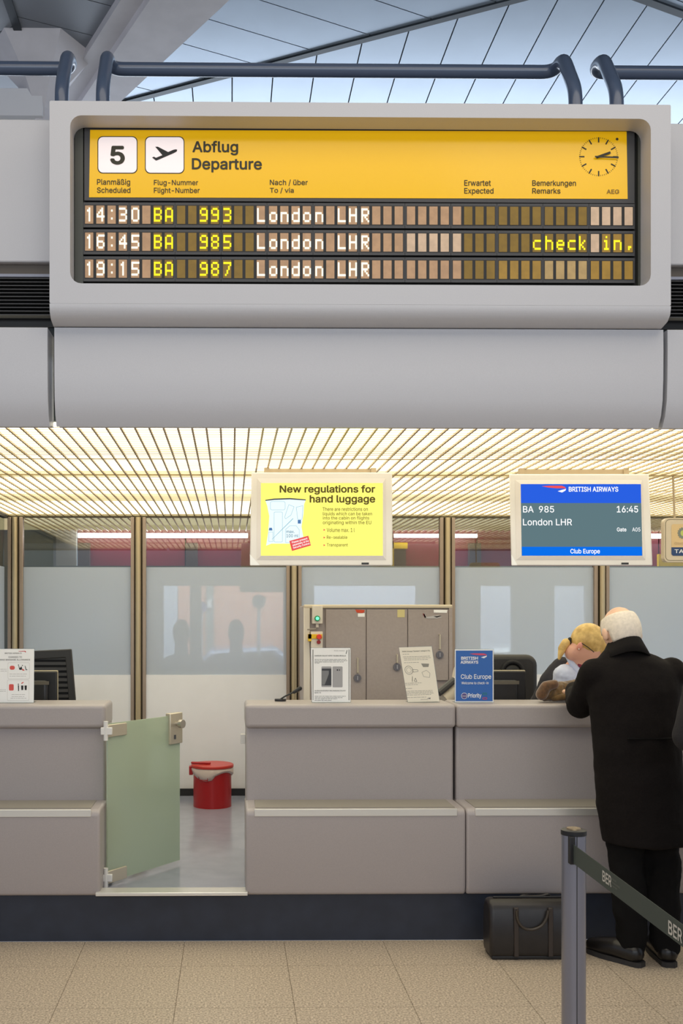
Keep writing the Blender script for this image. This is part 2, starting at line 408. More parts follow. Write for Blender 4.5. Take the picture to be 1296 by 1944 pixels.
def road_sign(px, py, r, colr, lab):
    c = P(px, py, 10.6); t = thing('road_sign', lab, 'sign', (c.x, 10.6, 0))
    M().tube([(c.x,10.6,0),(c.x,10.6,c.z)], .018, 8).build('post', mat('grey_post', (190,194,198), .4), t)
    M().tube([(c.x,10.58,c.z),(c.x,10.56,c.z)], r, 24).build('disc', colr, t)
road_sign(382, 1153, .06, mat('road_blue', (60,90,190), .4), 'small blue round road sign mirrored in the frosted glass, built behind it')
road_sign(491, 1142, .075, mat('road_grey', (96,104,112), .4), 'grey round road sign of the mirrored street, backed by the salmon building')
def car(px, py, Y, colr, lab, L=1.9):
    c = P(px, py, Y); t = thing('car', lab, 'car', (c.x, Y, 0)); x0 = c.x-L/2
    prof = [(0,.45),(.02,.78),(.28,.9),(.62,1.3),(1.35,1.34),(1.75,.98),(1.9,.9),(1.9,.45)]
    M().prism_y([(x0+a*L/1.9,b) for a,b in prof], Y, Y+1.5).build('body', colr, t, bevel=.05)
    M().prism_y([(x0+a*L/1.9,b) for a,b in [(.42,.95),(.68,1.24),(.98,1.27),(.98,.95)]], Y-.01, Y+.0).build('window', black, t)
    M().prism_y([(x0+a*L/1.9,b) for a,b in [(1.03,.95),(1.03,1.27),(1.3,1.27),(1.58,.97)]], Y-.01, Y+.0).build('window', black, t)
    for q in (.35, 1.5): M().tube([(x0+q*L/1.9,Y-.03,.3),(x0+q*L/1.9,Y+.15,.3)], .3, 20).build('wheel', black, t)
car(455, 1173, 10.9, mat('car_blue', (120,136,168), .25, coat=.6), 'grey blue car mirrored in the frosted glass of the second bay, built behind it')
car(950, 1173, 10.9, mat('car_white', (232,236,242), .25, coat=.6), 'white car mirrored in the frosted glass of the fourth bay, built behind it')

# hall ceiling
CZ = 5.2
cpan = mat('ceiling_panel', (176,190,206), .34, .35, noise=.03, nscale=3)
strip = mat('ceiling_strip', (58,64,70), .4, .5)
hc = struct(M().box((-7,-6,CZ+.03),(8,9.2,CZ+.1)).build('ceiling', mat('ceiling_void', (70,76,86), .8), origin=(0,0,CZ)), 'hall ceiling of long pale metal panels', 'ceiling')
def clip(poly, a, n):                    # keep the side where (p-a).n > 0
    out = []
    for i in range(len(poly)):
        p, q = poly[i], poly[(i+1)%len(poly)]; dp = (p-a).dot(n); dq = (q-a).dot(n)
        if dp >= 0: out.append(p)
        if (dp >= 0) != (dq >= 0): out.append(p+(q-p)*(dp/(dp-dq)))
    return out
def v2(p): return Vector((p.x, p.y))
def side(p0, p1, inside):
    a, b = v2(Q(*p0, CZ)), v2(Q(*p1, CZ)); d = (b-a).normalized(); n = Vector((-d.y, d.x))
    if (v2(Q(*inside, CZ))-a).dot(n) < 0: n = -n
    return a, n
def boards(cons, origin, d, wdt, gap=.008, ylim=(-1, 8.9), length=None, m_=cpan, lim=90):
    d = d.normalized(); n = Vector((-d.y, d.x)); o0 = v2(origin); cnt = 0
    for i in range(-60, 60):
        ls = [(-20, 20)] if not length else [(j*length, (j+1)*length) for j in range(-20, 20)]
        for l0, l1 in ls:
            g2 = gap/2 if length else 0
            poly = [o0+n*(i*wdt+gap/2)+d*(l0+g2), o0+n*(i*wdt+gap/2)+d*(l1-g2), o0+n*((i+1)*wdt-gap/2)+d*(l1-g2), o0+n*((i+1)*wdt-gap/2)+d*(l0+g2)]
            for a, nn in cons:
                poly = clip(poly, a, nn)
                if len(poly) < 3: break
            if len(poly) < 3: continue
            poly = clip(poly, Vector((0, ylim[0])), Vector((0, 1)))
            if len(poly) >= 3: poly = clip(poly, Vector((0, ylim[1])), Vector((0, -1)))
            if len(poly) >= 3: poly = clip(poly, Vector((-4, 0)), Vector((1, 0)))
            if len(poly) >= 3: poly = clip(poly, Vector((6, 0)), Vector((-1, 0)))
            if len(poly) < 3: continue
            M().prism_z([(p.x,p.y) for p in poly], CZ, CZ+.02).build('ceiling_panel', m_, hc); cnt += 1
    return cnt
S1 = ((215,186),(406,0)); S2 = ((255,188),(972,0)); S3 = ((1228,0),(1296,25)); S4 = ((15,0),(70,160)); B1 = ((130,186),(228,0))
boards([side(*S2, (900,150)), side(*S3, (1000,100))], Q(884,190,CZ), Vector((0,1)), .267)
boards([side(*S2, (500,40)), side(*S1, (500,40))], Q(381,32,CZ), v2(Q(584,93,CZ))-v2(Q(381,32,CZ)), .30)
boards([side(*S3, (1290,2))], Q(1290,2,CZ), Vector((.9,.43)), .3)
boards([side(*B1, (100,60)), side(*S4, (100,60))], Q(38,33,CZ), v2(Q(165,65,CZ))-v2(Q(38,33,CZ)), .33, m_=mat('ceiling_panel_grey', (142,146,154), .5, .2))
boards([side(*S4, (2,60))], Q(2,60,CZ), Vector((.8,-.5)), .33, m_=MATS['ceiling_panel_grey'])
def bar_on_ceiling(p0, p1, wd, dz, m_, nm, ext=1.3):
    a, b = v2(Q(*p0, CZ)), v2(Q(*p1, CZ)); d = (b-a); b = b+d.normalized()*2.2; a = a-d.normalized()*ext; d.normalize(); n = Vector((-d.y, d.x))*wd/2
    return M().prism_z([tuple(a-n), tuple(b-n), tuple(b+n), tuple(a+n)], CZ-dz, CZ+.02).build(nm, m_, hc)
bar_on_ceiling(*S1, .05, .012, strip, 'ceiling_strip'); bar_on_ceiling(*S2, .045, .012, strip, 'ceiling_strip'); bar_on_ceiling(*S3, .05, .012, strip, 'ceiling_strip'); bar_on_ceiling(*S4, .05, .012, strip, 'ceiling_strip')
# concrete beam between B1 and S1
a0, a1 = v2(Q(150,170,CZ)), v2(Q(262,0,CZ)); b0, b1 = v2(Q(213,180,CZ)), v2(Q(400,0,CZ))
d = (a1-a0).normalized(); e = (b1-b0).normalized()
M().prism_z([tuple(a0-d*1.2), tuple(a1+d*2.5), tuple(b1+e*2.5), tuple(b0-e*1.2)], CZ-.10, CZ+.03).build('beam', concrete, hc)
c0, c1 = a0-Vector((.13,0)), a1-Vector((.13,0))
M().prism_z([tuple(c0-d*1.2), tuple(c1+d*2.5), tuple(a1+d*2.5), tuple(a0-d*1.2)], CZ-.05, CZ+.03).build('beam_flange', concrete, hc)
# concrete column head at the upper left
cc = P(79,200,6.3)
t = struct(bpy.data.objects.new('column', None), 'pale concrete column head behind the left fascia', 'column'); C.objects.link(t); t.location = (cc.x, 6.3, GZ+.12); ORG[t.name] = Vector((cc.x,6.3,GZ+.12))
M().rings([(cc.x,6.3,GZ+.12,.06,.06),(cc.x,6.3,4.85,.06,.06),(cc.x,6.3,5.0,.15,.15),(cc.x,6.3,5.2,.34,.34)], 6).build('shaft', concrete, t)
M().prism_x([(6.22,4.78),(6.5,4.74),(6.5,4.92),(6.22,4.95)], -4, cc.x+.02).build('edge_beam', mat('white_beam', (232,230,232), .7), t)
struct(M().box((-5,8.9,2.6),(7,9.0,5.25)).build('wall_back', mat('upper_wall', (206,212,222), .7)), 'pale upper wall above the booth', 'wall')

# ================================================================== FASCIA AND DEPARTURE BOARD
FY = 3.98
zt = (Z(190,FY,97)+Z(200,FY,1270))/2; zb = Z(578,FY)
hx0, hx1 = X(94,FY), X(1273,FY)
bd = thing('departure_board', 'large grey housed departure board with yellow header above the counters', 'departure board', ((hx0+hx1)/2, 4.1, GZ))
ox0, ox1, ozt, ozb = X(133,FY), X(1235,FY), Z(222,FY), Z(540,FY)
# front frame with rounded opening
outer = rrect(hx0, zb, hx1, zt, .006, 5); inner = rrect(ox0, ozb, ox1, ozt, .045, 5)
k = M(); n = len(outer); yb = FY+.10
vs = [(p[0],FY,p[1]) for p in outer]+[(p[0],FY,p[1]) for p in inner]+[(p[0],yb,p[1]) for p in inner]+[(p[0],4.5,p[1]) for p in outer]
fs = []
for i in range(n):
    j = (i+1)%n
    fs += [(i,j,n+j,n+i),(n+i,n+j,2*n+j,2*n+i),(j,i,3*n+i,3*n+j)]
fs.append(tuple(range(3*n,4*n)))
k.add(vs, fs); k.build('housing', shell, bd, smooth=True)
# bulged lower lip and fascia under it
def fascia_prof(y0=FY):
    p = [(y0,zb+.03),(y0,zb-.01),(y0+.006,zb-.035),(y0+.03,zb-.055),(y0+.085,zb-.066)]
    z0 = zb-.07; y1 = y0+.092
    p += [(y1,z0),(y1-.002,z0-.08),(y1,z0-.2),(y1+.006,z0-.29),(y1+.022,z0-.35),(y1+.05,z0-.395),(y1+.095,GZ-.004)]
    p += [(y1+.14,GZ-.004),(y1+.14,z0),(4.5,z0),(4.5,zb+.03)]
    return p
fp = fascia_prof()
lx0, lx1 = X(103,FY+.09), X(1259,FY+.09)
k = M(); k.prism_x([(FY,zb-.0005),(FY,zb-.01),(FY+.006,zb-.035),(FY+.03,zb-.055),(FY+.085,zb-.066),(4.5,zb-.066),(4.5,zb-.0005)], hx0, hx1)
k.build('lower_lip', shell, bd, smooth=True)
k = M(); k.prism_x(fp[5:14], lx0, lx1); k.build('lower_fascia', shell, bd, smooth=True)
# black display case
DY = 4.085
M().box((ox0-.01,DY+.02,ozb-.01),(ox1+.01,4.4,ozt+.01)).build('display_case', darker, bd)
M().box((X(142,DY),DY-.005,Z(541,DY)),(X(158,DY),DY+.03,Z(236,DY))).build('case_side', mat('case_green_grey', (70,72,66), .4), bd)
M().box((X(1210,DY),DY-.005,Z(541,DY)),(X(1224,DY),DY+.03,Z(240,DY))).build('case_side', MATS['case_green_grey'], bd)
M().box((X(160,DY),DY+.0,Z(383,DY)),(X(1204,DY),DY+.03,Z(242,DY))).build('header_frame', dark, bd)
fr = lambda px, py, d=0.0: P(px, py+(px-648)*.0030, DY-d)
hd = M().add([fr(*q) for q in ((171,248,.002),(1189,248,.002),(1191,376,.002),(169,376,.002))]+[fr(*q) for q in ((171,248,-.01),(1189,248,-.01),(1191,376,-.01),(169,376,-.01))],
   [(0,1,2,3),(7,6,5,4),(0,4,5,1),(1,5,6,2),(2,6,7,3),(3,7,4,0)]).build('yellow_header', mat('yellow_backlit', (236,184,10), .18, emit=(244,186,14), es=.22), bd)
fh = lambda px, py, d=0.0: fr(px, py, d+.002)
yi = mat('header_ink', (44,40,16), .5)
for x0, x1, in ((185,261),(275,350)):
    shape('pictogram_border', fh, [rrect(x0,259+.8,x1,330.8,10)], yi, hd, .0006)
    shape('pictogram_field', fh, [rrect(x0+1.6,261.4,x1-1.6,329,9)], mat('field_white', (226,214,214), .3, emit=(236,222,220), es=.5), hd, .0012)
T = lambda s, x0, x1, yt, yb_, b=0.0, m_=yi: text(s, fh, x0, x1, yt, yb_, m_, hd, b)
text('5', fh, 209, 237, 278, 314, yi, hd, .032, .0025)
pl = [(289,301),(291,300),(299,299),(310,295),(293,278),(298,277),(322,288),(331,283),(336,283),(335,288),(330,291),(300,305),(293,306)]
pl = [(288.5,300),(292,298.5),(296,300.5),(308,295.5),(294.5,279.5),(299.5,279.5),(319,289.5),(328,285.6),(333,284.3),(336.3,285),(335.4,288.5),(330,291.6),(300,304.6),(296,306)]
shape('plane_pictogram', fh, [pl], ink, hd, .0025)
T('Abflug', 365, 452, 268, 295.5, .022); T('Departure', 364, 497, 301, 328, .022)
for s, a, b, c, d_ in (('Planmäßig',184,247,341,355),('Scheduled',184,247.5,357,367.5),('Flug-Nummer',292,376,342.5,355),('Flight-Number',292,379,357,370),
    ('Nach / über',512,584,341,353),('To / via',512,557.5,356.5,367.5),('Erwartet',881,931.5,341,352),('Expected',881,936.5,356,369.5),('Bemerkungen',1010,1093,341,354.5),('Remarks',1010,1063.5,356,366.5)):
    T(s, a, b, c, d_, .012)
T('AEG', 1151, 1175, 358, 366.5, .03, mat('aeg_ink', (150,116,30), .5))
# clock printed on the header, with real hands
ccx, ccy, cr = 1136, 296, 36
def rad(a, r0, r1, w_, cx=ccx, cy=ccy):
    a = math.radians(a); s, c = math.sin(a), -math.cos(a); q = (-c*w_/2, s*w_/2)
    return [(cx+s*r0+q[0], cy+c*r0+q[1]), (cx+s*r1+q[0], cy+c*r1+q[1]), (cx+s*r1-q[0], cy+c*r1-q[1]), (cx+s*r0-q[0], cy+c*r0-q[1])]
shape('clock_marks', fh, [rad(i*6, 34.6, 37, .9) for i in range(60) if i%5]+[rad(i*30, 27, 37, 2.6) for i in range(12)], yi, hd, .001)
shape('hour_hand', fh, [rad(70,-5,24,4.6)], yi, hd, .006); shape('minute_hand', fh, [rad(92,-7,38,3)], yi, hd, .009)
shape('screw', fh, [[(1171+2.6*math.cos(a*.5236),262.5+2.6*math.sin(a*.5236)) for a in range(12)]], yi, hd, .001)
# flap-display modules
G = {'0':'01110 10001 10001 10001 10001 10001 01110','1':'00100 01100 00100 00100 00100 00100 00100','3':'11110 00001 00001 01110 00001 00001 11110',
 '4':'00010 00110 01010 10010 11111 00010 00010','5':'11111 10000 10000 11110 00001 00001 11110','6':'01111 10000 10000 11110 10001 10001 01110',
 '7':'11111 00001 00010 00010 00100 00100 01000','8':'01110 10001 10001 01110 10001 10001 01110','9':'01110 10001 10001 01111 00001 00001 11110',
 ':':'00000 00100 00000 00000 00000 00100 00000','B':'11110 10001 10001 11110 10001 10001 11110','A':'01110 10001 10001 10001 11111 10001 10001',
 'L':'10000 10000 10000 10000 10000 10000 11111','o':'00000 00000 01110 10001 10001 10001 01110','n':'00000 00000 11110 10001 10001 10001 10001',
 'd':'00001 00001 01111 10001 10001 10001 01111','H':'10001 10001 10001 11111 10001 10001 10001','R':'11110 10001 10001 11110 10100 10010 10001',
 'c':'00000 00000 01111 10000 10000 10000 01111','h':'10000 10000 11110 10001 10001 10001 10001','e':'00000 00000 01110 10001 11111 10000 01110',
 'k':'10000 10000 10010 10100 11000 10100 10010','i':'00100 00000 01100 00100 00100 00100 01110','.':'00000 00000 00000 00000 00000 00110 00100'}
rowt = ['14:30 BA  993  London LHR', '16:45 BA  985  London LHR'+' '*14+'check in.', '19:15 BA  987  London LHR']
cells = {}
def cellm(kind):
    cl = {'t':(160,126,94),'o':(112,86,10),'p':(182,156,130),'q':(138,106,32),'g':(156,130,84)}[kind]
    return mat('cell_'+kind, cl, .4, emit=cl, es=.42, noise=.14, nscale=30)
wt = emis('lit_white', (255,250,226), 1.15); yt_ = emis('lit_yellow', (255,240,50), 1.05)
for r in range(3):
    y0 = 391.5+51.3*r
    for mo in range(12):
        mx0 = 158+87.25*mo; mx1 = mx0+86.6
        mod = M().add([fr(*q) for q in ((mx0,y0-6,0),(mx1,y0-6,0),(mx1,y0+41.5,0),(mx0,y0+41.5,0),(mx0,y0-6,-.02),(mx1,y0-6,-.02),(mx1,y0+41.5,-.02),(mx0,y0+41.5,-.02))],
            [(0,1,2,3),(7,6,5,4),(0,4,5,1),(1,5,6,2),(2,6,7,3),(3,7,4,0)]).build('display_module', dark, bd)
        shape('module_window', fr, [[(mx0+2.2,y0-1.5),(mx1-2.2,y0-1.5),(mx1-2.2,y0+36),(mx0+2.2,y0+36)]], darker, mod, .0008)
        for q in range(4):
            ci = mo*4+q
            kind = 'o' if (6 <= ci <= 14 or 33 <= ci <= 43) else 't'
            if ci >= 44: kind = 'p' if r == 0 else 'q'
            if r == 2 and 40 <= ci <= 43: kind = 'g'
            if r == 2 and 36 <= ci <= 39: kind = 'q'
            if r == 1 and 28 <= ci <= 32: kind = 'p'
            if r == 1 and ci == 44: kind = 'p'
            cx = mx0+3.4+q*21.3
            shape('flap_cell', fr, [[(cx,y0),(cx+15.6,y0),(cx+15.6,y0+34.5),(cx,y0+34.5)]], cellm(kind), mod, .0016)
            ch = rowt[r][ci] if ci < len(rowt[r]) else ' '
            if ch in G:
                cw, hh = 2.95, 3.75; sq = []
                for j, row in enumerate(G[ch].split()):
                    for i, bt in enumerate(row):
                        if bt == '1':
                            a, b = cx+.9+i*cw+1.2*0, y0+4+j*hh
                            sq.append([(a-.15,b-.15),(a+cw+.1,b-.15),(a+cw+.1,b+hh+.1),(a-.15,b+hh+.1)])
                shape('character', fr, sq, yt_ if (6 <= ci <= 14 or ci >= 33) else wt, mod, .0026)

# neighbouring fascias
NY = 4.17
def neighbour(x0, x1, lx_, lab, gapx):
    t = thing('fascia', lab, 'fascia', ((x0+x1)/2, NY, GZ))
    ztop = Z(226,NY,50); z1 = Z(500,NY); z2 = Z(521,NY); z3 = Z(592,FY+.09)
    M().box((x0,NY,z1),(x1,4.5,ztop)).build('upper_panel', shell, t, bevel=.006)
    M().box((x0,NY+.03,z2),(x1,4.6,z1)).build('recess', mat('brown_recess', (96,88,80), .6), t)
    M().box((x0,NY+.01,z2-.012),(x1,4.6,z2)).build('ledge_strip', mat('pale_strip', (150,154,170), .4), t)
    M().box((x0,NY+.06,z3-.02),(x1,4.6,z2)).build('louvre_back', darker, t)
    f0 = None
    for i in range(11):
        z = z3+.006+(z2-.02-z3)*(i+.5)/11
        if f0 is None: f0 = M().box((x0,NY+.005,z),(x1,NY+.05,z+.0035)).build('louvre_slat', dark, t); zz = z
        else: o = f0.copy(); C.objects.link(o); o.location = (0,0,z-zz)
    pr = [(y,min(z,z3) if i in (0,8) else z) for i,(y,z) in enumerate(fp[5:14])]
    M().prism_x(pr, lx_[0], lx_[1]).build('lower_fascia', shell, t, smooth=True)
    M().box((gapx[0],FY+.26,GZ+.03),(gapx[1],4.4,z3)).build('gap_seal', mat('gap_dark', (30,38,42), .6), t)
neighbour(-3.4, hx0-.003, (-3.4, X(90,FY+.09)), 'grey fascia with louvre left of the departure board', (X(88,4.2),X(110,4.2)))
neighbour(hx1+.003, 4.6, (X(1267,FY+.09), 4.6), 'grey fascia with louvre right of the departure board', (X(1235,4.2),X(1275,4.2)))

# blue-grey rails above the board
def rail(pts, lab, name='rail'):
    o = M().tube(fillet(pts, .075, 8), .0285, 18).build(name, railm, smooth=True); tag(o, lab, 'rail')
def post(px):
    x = X(px, 4.1); return [(x,4.1,zt+.0005),(x,4.1,3.83),(x,4.25,4.05),(x,4.35,4.055)]
p1, p2 = post(195), post(1092)
yr, zr = 4.37, 4.055
def rp(a): return [Vector(q) for q in a[:3]]+[Vector((a[0][0], yr, zr))]
A, B = rp(p1), rp(p2)
rail(A+B[::-1], 'long blue-grey tube rail over the middle of the departure board')
A = rp(post(117)); rail(A+[Vector((-3.2, yr, zr))], 'blue-grey tube rail running off to the left of the board')
A = rp(post(1170)); rail(A+[Vector((4.5, yr, zr))], 'blue-grey tube rail running off to the right of the board')

# ================================================================== COUNTERS
LY, UY, TY = 5.05, 5.31, 5.27; CT = 1.19
def counter(x0, x1, lab):
    t = thing('check_in_counter', lab, 'counter', ((x0+x1)/2, 5.3, PLZ), 'grey moulded check-in counters')
    z_led = Z(1536, LY)
    M().prism_x([(LY+.01,PLZ-.005),(LY,PLZ+.03),(LY,z_led-.02),(LY+.02,z_led),(UY+.12,z_led),(UY+.12,PLZ-.005)], x0, x1).build('lower_body', counterm, t, bevel=.016, seg=4)
    M().prism_x([(UY,z_led-.05),(UY,CT-.10),(UY+.30,CT-.10),(UY+.30,z_led-.05)], x0+.005, x1-.005).build('upper_body', counterm, t, bevel=.014, seg=4)
    M().box((x0,TY,Z(1382,TY)),(x1,5.60,CT)).build('worktop', counterm, t, bevel=.02, seg=5)
    M().box((x0+.045,LY-.004,z_led-.036),(x1-.045,LY+.012,z_led+.001)).build('edge_trim', alu, t, bevel=.002)
    M().box((x0+.05,LY+.03,z_led),(x1-.05,UY-.012,z_led+.003)).build('shelf_mat', mat('shelf_mat', (150,144,134), .5), t)
    M().box((x0+.03,5.6,CT-.26),(x1-.03,5.88,CT-.23)).build('staff_desk', mat('desk_top', (170,162,152), .5), t)
    M().box((x0+.03,5.82,PLZ),(x0+.06,5.85,CT-.26)).box((x1-.06,5.82,PLZ),(x1-.03,5.85,CT-.26)).build('desk_frame', dark, t)
    return t
cx_l = X(200, TY); cx_m0 = X(465, TY); cx_m1 = X(865.5, TY)
counter(cx_l-1.95, cx_l, 'grey check-in counter left of the glass gate')
cm = counter(cx_m0, cx_m1, 'grey check-in counter between the gate and the man in the coat')
counter(cx_m1+.003, cx_m1+1.7, 'grey check-in counter where the man in the coat stands')
# threshold and gate
o = M().box((cx_l-.02,5.03,PLZ),(cx_m0+.01,5.13,PLZ+.018)).build('threshold_strip', alu, bevel=.003); struct(o, 'bright aluminium threshold strip of the gate opening', 'threshold')
g0 = P(200,1380,5.36); hx = cx_l+.015
hy = 5.22
s0 = 1890/hy
gt = thing('glass_gate', 'green frosted glass swing gate standing open beside the left counter', 'gate', (hx, hy, PLZ))
ztop, zbot = Z(1374,hy,200), Z(1675,hy,200)
# leaf plane: hinge point to free edge, swung into the booth
fy = hy
for _ in range(40):
    fy += .02
    if Z(1357, fy, 340) <= ztop: break
fxg = X(340, fy); dv = (Vector((fxg,fy,0))-Vector((hx,hy,0))); LN = dv.length; dv.normalize(); nv = Vector((-dv.y, dv.x, 0))
def gbox(name, u0, u1, n0, n1, z0, z1, m_, bv=0, par=gt):
    base = Vector((hx,hy,0)); vs = []
    for z in (z0, z1):
        for u, n_ in ((u0,n0),(u1,n0),(u1,n1),(u0,n1)): q = base+dv*u+nv*n_; vs.append((q.x,q.y,z))
    return M().add(vs, [(0,3,2,1),(4,5,6,7),(0,1,5,4),(1,2,6,5),(2,3,7,6),(3,0,4,7)]).build(name, m_, par, bevel=bv)
gg = glassmat('green_glass', (216,228,214), .05, body=.74, bodycol=(216,227,208), rough=.08, trans_body=.45)
gbox('pane', 0.0, LN, -.005, .005, zbot, ztop, gg)
nick = mat('nickel_fitting', (214,204,184), .35, .55)
for zc in (ztop-.035, zbot+.03):
    gbox('hinge', -.005, .14, -.014, .014, zc-.035, zc+.03, nick, .003)
    M().tube([(hx-.004,hy-.02,zc-.05),(hx-.004,hy-.02,zc+.05)], .012, 12).build('hinge_pin', white, gt, smooth=True)
    M().box((hx-.03,hy-.03,zc-.02),(hx+.03,hy-.012,zc+.018)).build('hinge_block', white, gt, bevel=.003)
lp = gbox('lock_plate', LN-.10, LN+.01, -.018, .018, ztop-.16, ztop+.015, nick, .004)
pk = Vector((hx,hy,ztop-.045))+dv*(LN-.045); 
M().tube([pk-nv*.018, pk-nv*.04, pk-nv*.042, pk-nv*.065], [.012,.012,.024,.024], 20).build('knob', chrome, lp, smooth=True)
pk2 = pk-Vector((0,0,.075)); M().box((pk2.x-.012,pk2.y-.03,pk2.z-.012),(pk2.x+.012,pk2.y-.01,pk2.z+.012)).build('keyhole', dark, lp)
o = M().box((cx_m0-.022,5.42,Z(1412,5.42)),(cx_m0+.004,5.47,Z(1394,5.42))).build('strike_plate', white, bevel=.002); tag(o, 'small white latch keeper on the middle counter side', 'latch')

# red bin
by = 7.45; b0 = P(403,1512,by); br = 36/1890*by; bz = PLZ
bt = thing('waste_bin', 'red metal waste bin with lid and bag liner by the back wall', 'bin', (b0.x, by, bz))
zr_ = Z(1462,by)
M().tube([(b0.x,by,bz),(b0.x,by,zr_)], br, 40).build('drum', red, bt, smooth=True)
k = M(); n = 40
vs = []; fs = []
for j, (rr, zz) in enumerate(((br*1.01,zr_+.035),(br*1.09,zr_+.02),(br*1.1,zr_-.005),(br*1.02,zr_-.02))):
    for i in range(n):
        a = 2*math.pi*i/n; vs.append((b0.x+rr*math.cos(a), by+rr*math.sin(a), zz-.02*math.sin(3*a+1)*(j>1)-.02*(j==3)*(math.cos(a)<0)))
for j in range(3):
    for i in range(n): fs.append((j*n+i, j*n+(i+1)%n, (j+1)*n+(i+1)%n, (j+1)*n+i))
k.add(vs, fs).build('bag_liner', mat('bin_bag', (214,196,186), .4), bt, smooth=True, solid=.002)
lid = M().tube([(b0.x,by,zr_+.03),(b0.x,by,zr_+.045),(b0.x,by,zr_+.05)], [br*1.12,br*1.12,br*1.08], 40).build('lid', redlid, bt, smooth=True)
M().cap((b0.x-.15,by-.03,zr_+.062),(b0.x-.02,by-.03,zr_+.058), .009).build('lid_handle', red, lid, smooth=True)
M().box((b0.x-br*1.22,by-.03,zr_-.03),(b0.x-br*1.02,by+.03,zr_+.035)).build('hinge_bracket', red, bt, bevel=.004)
hp = [P(377,1472,by-br), P(394,1472,by-br), P(394,1482,by-br), P(377,1482,by-br)]
hp = [Vector((q.x, by-math.sqrt(max(0,br**2-(q.x-b0.x)**2))-.01, q.z-.0)) for q in hp]
M().tube(hp+[hp[0]], .004, 8).build('side_handle', red, bt, smooth=True)

# ================================================================== LOCKER CABINET behind the counter
KY = 6.9
lk = thing('locker_cabinet', 'grey three-door locker cabinet with cream edges behind the middle counter', 'cabinet', (X(717,KY), KY+.2, PLZ))
kz = Z(1149,KY); kx0, kx1 = X(577,KY), X(857,KY); lockm = mat('locker_grey', (164,152,146), .45, noise=.03, nscale=60)
M().box((kx0,KY+.004,PLZ),(kx1,KY+.45,kz)).build('carcass', lockm, lk, bevel=.012, seg=3)
M().box((kx0-.003,KY-.012,PLZ),(X(588,KY),KY+.02,kz+.002)).build('edge_strip', cream, lk, bevel=.005)
M().box((kx0-.003,KY-.014,Z(1155,KY)),(kx1+.004,KY+.02,kz+.004)).build('top_edge', mat('cream_edge', (212,198,172), .4), lk, bevel=.008, seg=3)
M().box((X(851,KY),KY-.012,PLZ),(kx1+.004,KY+.02,kz)).build('edge_strip', lockm, lk, bevel=.008)
ds = [617, 694.5, 773, 851]; hs = [(679,1250,1277,1287),(754,1243,1258,1266),(835,1205,1232,1243)]
for i in range(3):
    zb_ = Z(1292,KY) if i == 2 else .5
    dr = M().box((X(ds[i]+.8,KY),KY-.012,zb_),(X(ds[i+1]-.8,KY),KY+.004,Z(1157,KY))).build('door', lockm, lk, bevel=.003)
    hx_, y0, y1, yl = hs[i]; a, b = P(hx_,y0,KY-.035), P(hx_,y1,KY-.035)
    M().tube([a+Vector((0,.025,0)),a,b,b+Vector((0,.025,0))], .005, 8).build('handle', mat('brass', (216,206,182), .35, .5), dr, smooth=True)
    c = P(hx_-1,yl,KY-.012); lo = M().tube([c,c-Vector((0,.012,0))], .026, 24).build('round_lock', mat('lock_grey', (112,110,116), .4, .4), dr, smooth=True)
    M().box(c+Vector((-.004,-.02,-.014)),c+Vector((.004,-.01,.014))).build('key_slot', mat('lock_silver', (176,174,178), .3, .6), dr)
kf = plane(KY-.013)
def sticker(pts, m_, name='sticker', lab=None):
    o = shape(name, kf, [pts], m_, lk, .001)
    if lab: o['label'] = lab
sticker([(674,1157),(692,1158),(691,1162),(688,1164),(677,1163)], mat('orange_sticker', (206,74,42), .6), lab='torn orange sticker')
sticker([(679,1164.5),(692,1164),(692,1171),(679,1171)], paper); sticker([(754,1157),(768,1157),(768,1172),(754,1172)], mat('yellow_note', (214,200,140), .7), 'note', 'yellow paper note')
sticker([(823,1157.5),(849,1158),(848,1163.5),(823,1163)], paper)
plan = [(803,1165),(806,1166),(810,1171),(822,1169),(832,1168),(837,1170),(838,1172),(830,1174),(812,1174),(806,1173)]
sticker(plan, mat('plane_silver', (190,186,184), .4), 'plane_sticker', 'silver jet aeroplane sticker'); sticker([(802,1165),(805,1165),(809,1172),(806,1173)], mat('tail_red', (150,60,60), .5), 'plane_tail')
sticker([(822,1170),(829,1170),(836,1168.5),(838,1169.5),(829,1172.5)], grey_ink, 'plane_wing')
# control boxes
cb = thing('indicator_box', 'beige control box with a lit green button on the cabinet', 'switch', P(602,1185,KY-.02))
M().box(P(592.5,1150,KY-.05),P(611.5,1184,KY-.013)).build('housing', cream, cb, bevel=.003)
c = P(602,1174,KY-.05); M().tube([c,c-Vector((0,.012,0))], .019, 24).build('button_ring', mat('green_ring', (30,130,80), .4), cb, smooth=True)
M().tube([c,c-Vector((0,.018,0))], .012, 20).build('green_button', emis('green_light', (120,255,190), 1.3), cb, smooth=True)
M().tube([P(602,1184,KY-.03),P(602,1191,KY-.03)], .011, 10).build('cable_gland', cream, cb)
M().tube(fillet([P(601,1190,KY-.03),P(600,1194,KY-.03),P(583,1195,KY-.03)],.01), .005, 8).build('cable', mat('grey_cable', (150,142,132), .5), cb, smooth=True)
cb = thing('emergency_stop_box', 'control box with a red mushroom button and yellow plate', 'switch', P(601,1230,KY-.02))
M().box(P(590,1199,KY-.05),P(611.5,1232,KY-.013)).build('housing', cream, cb, bevel=.003)
M().box(P(585,1204,KY-.055),P(611.5,1212.5,KY-.05)).box(P(585,1204,KY-.055),P(590,1217,KY-.013)).build('yellow_plate', yel, cb)
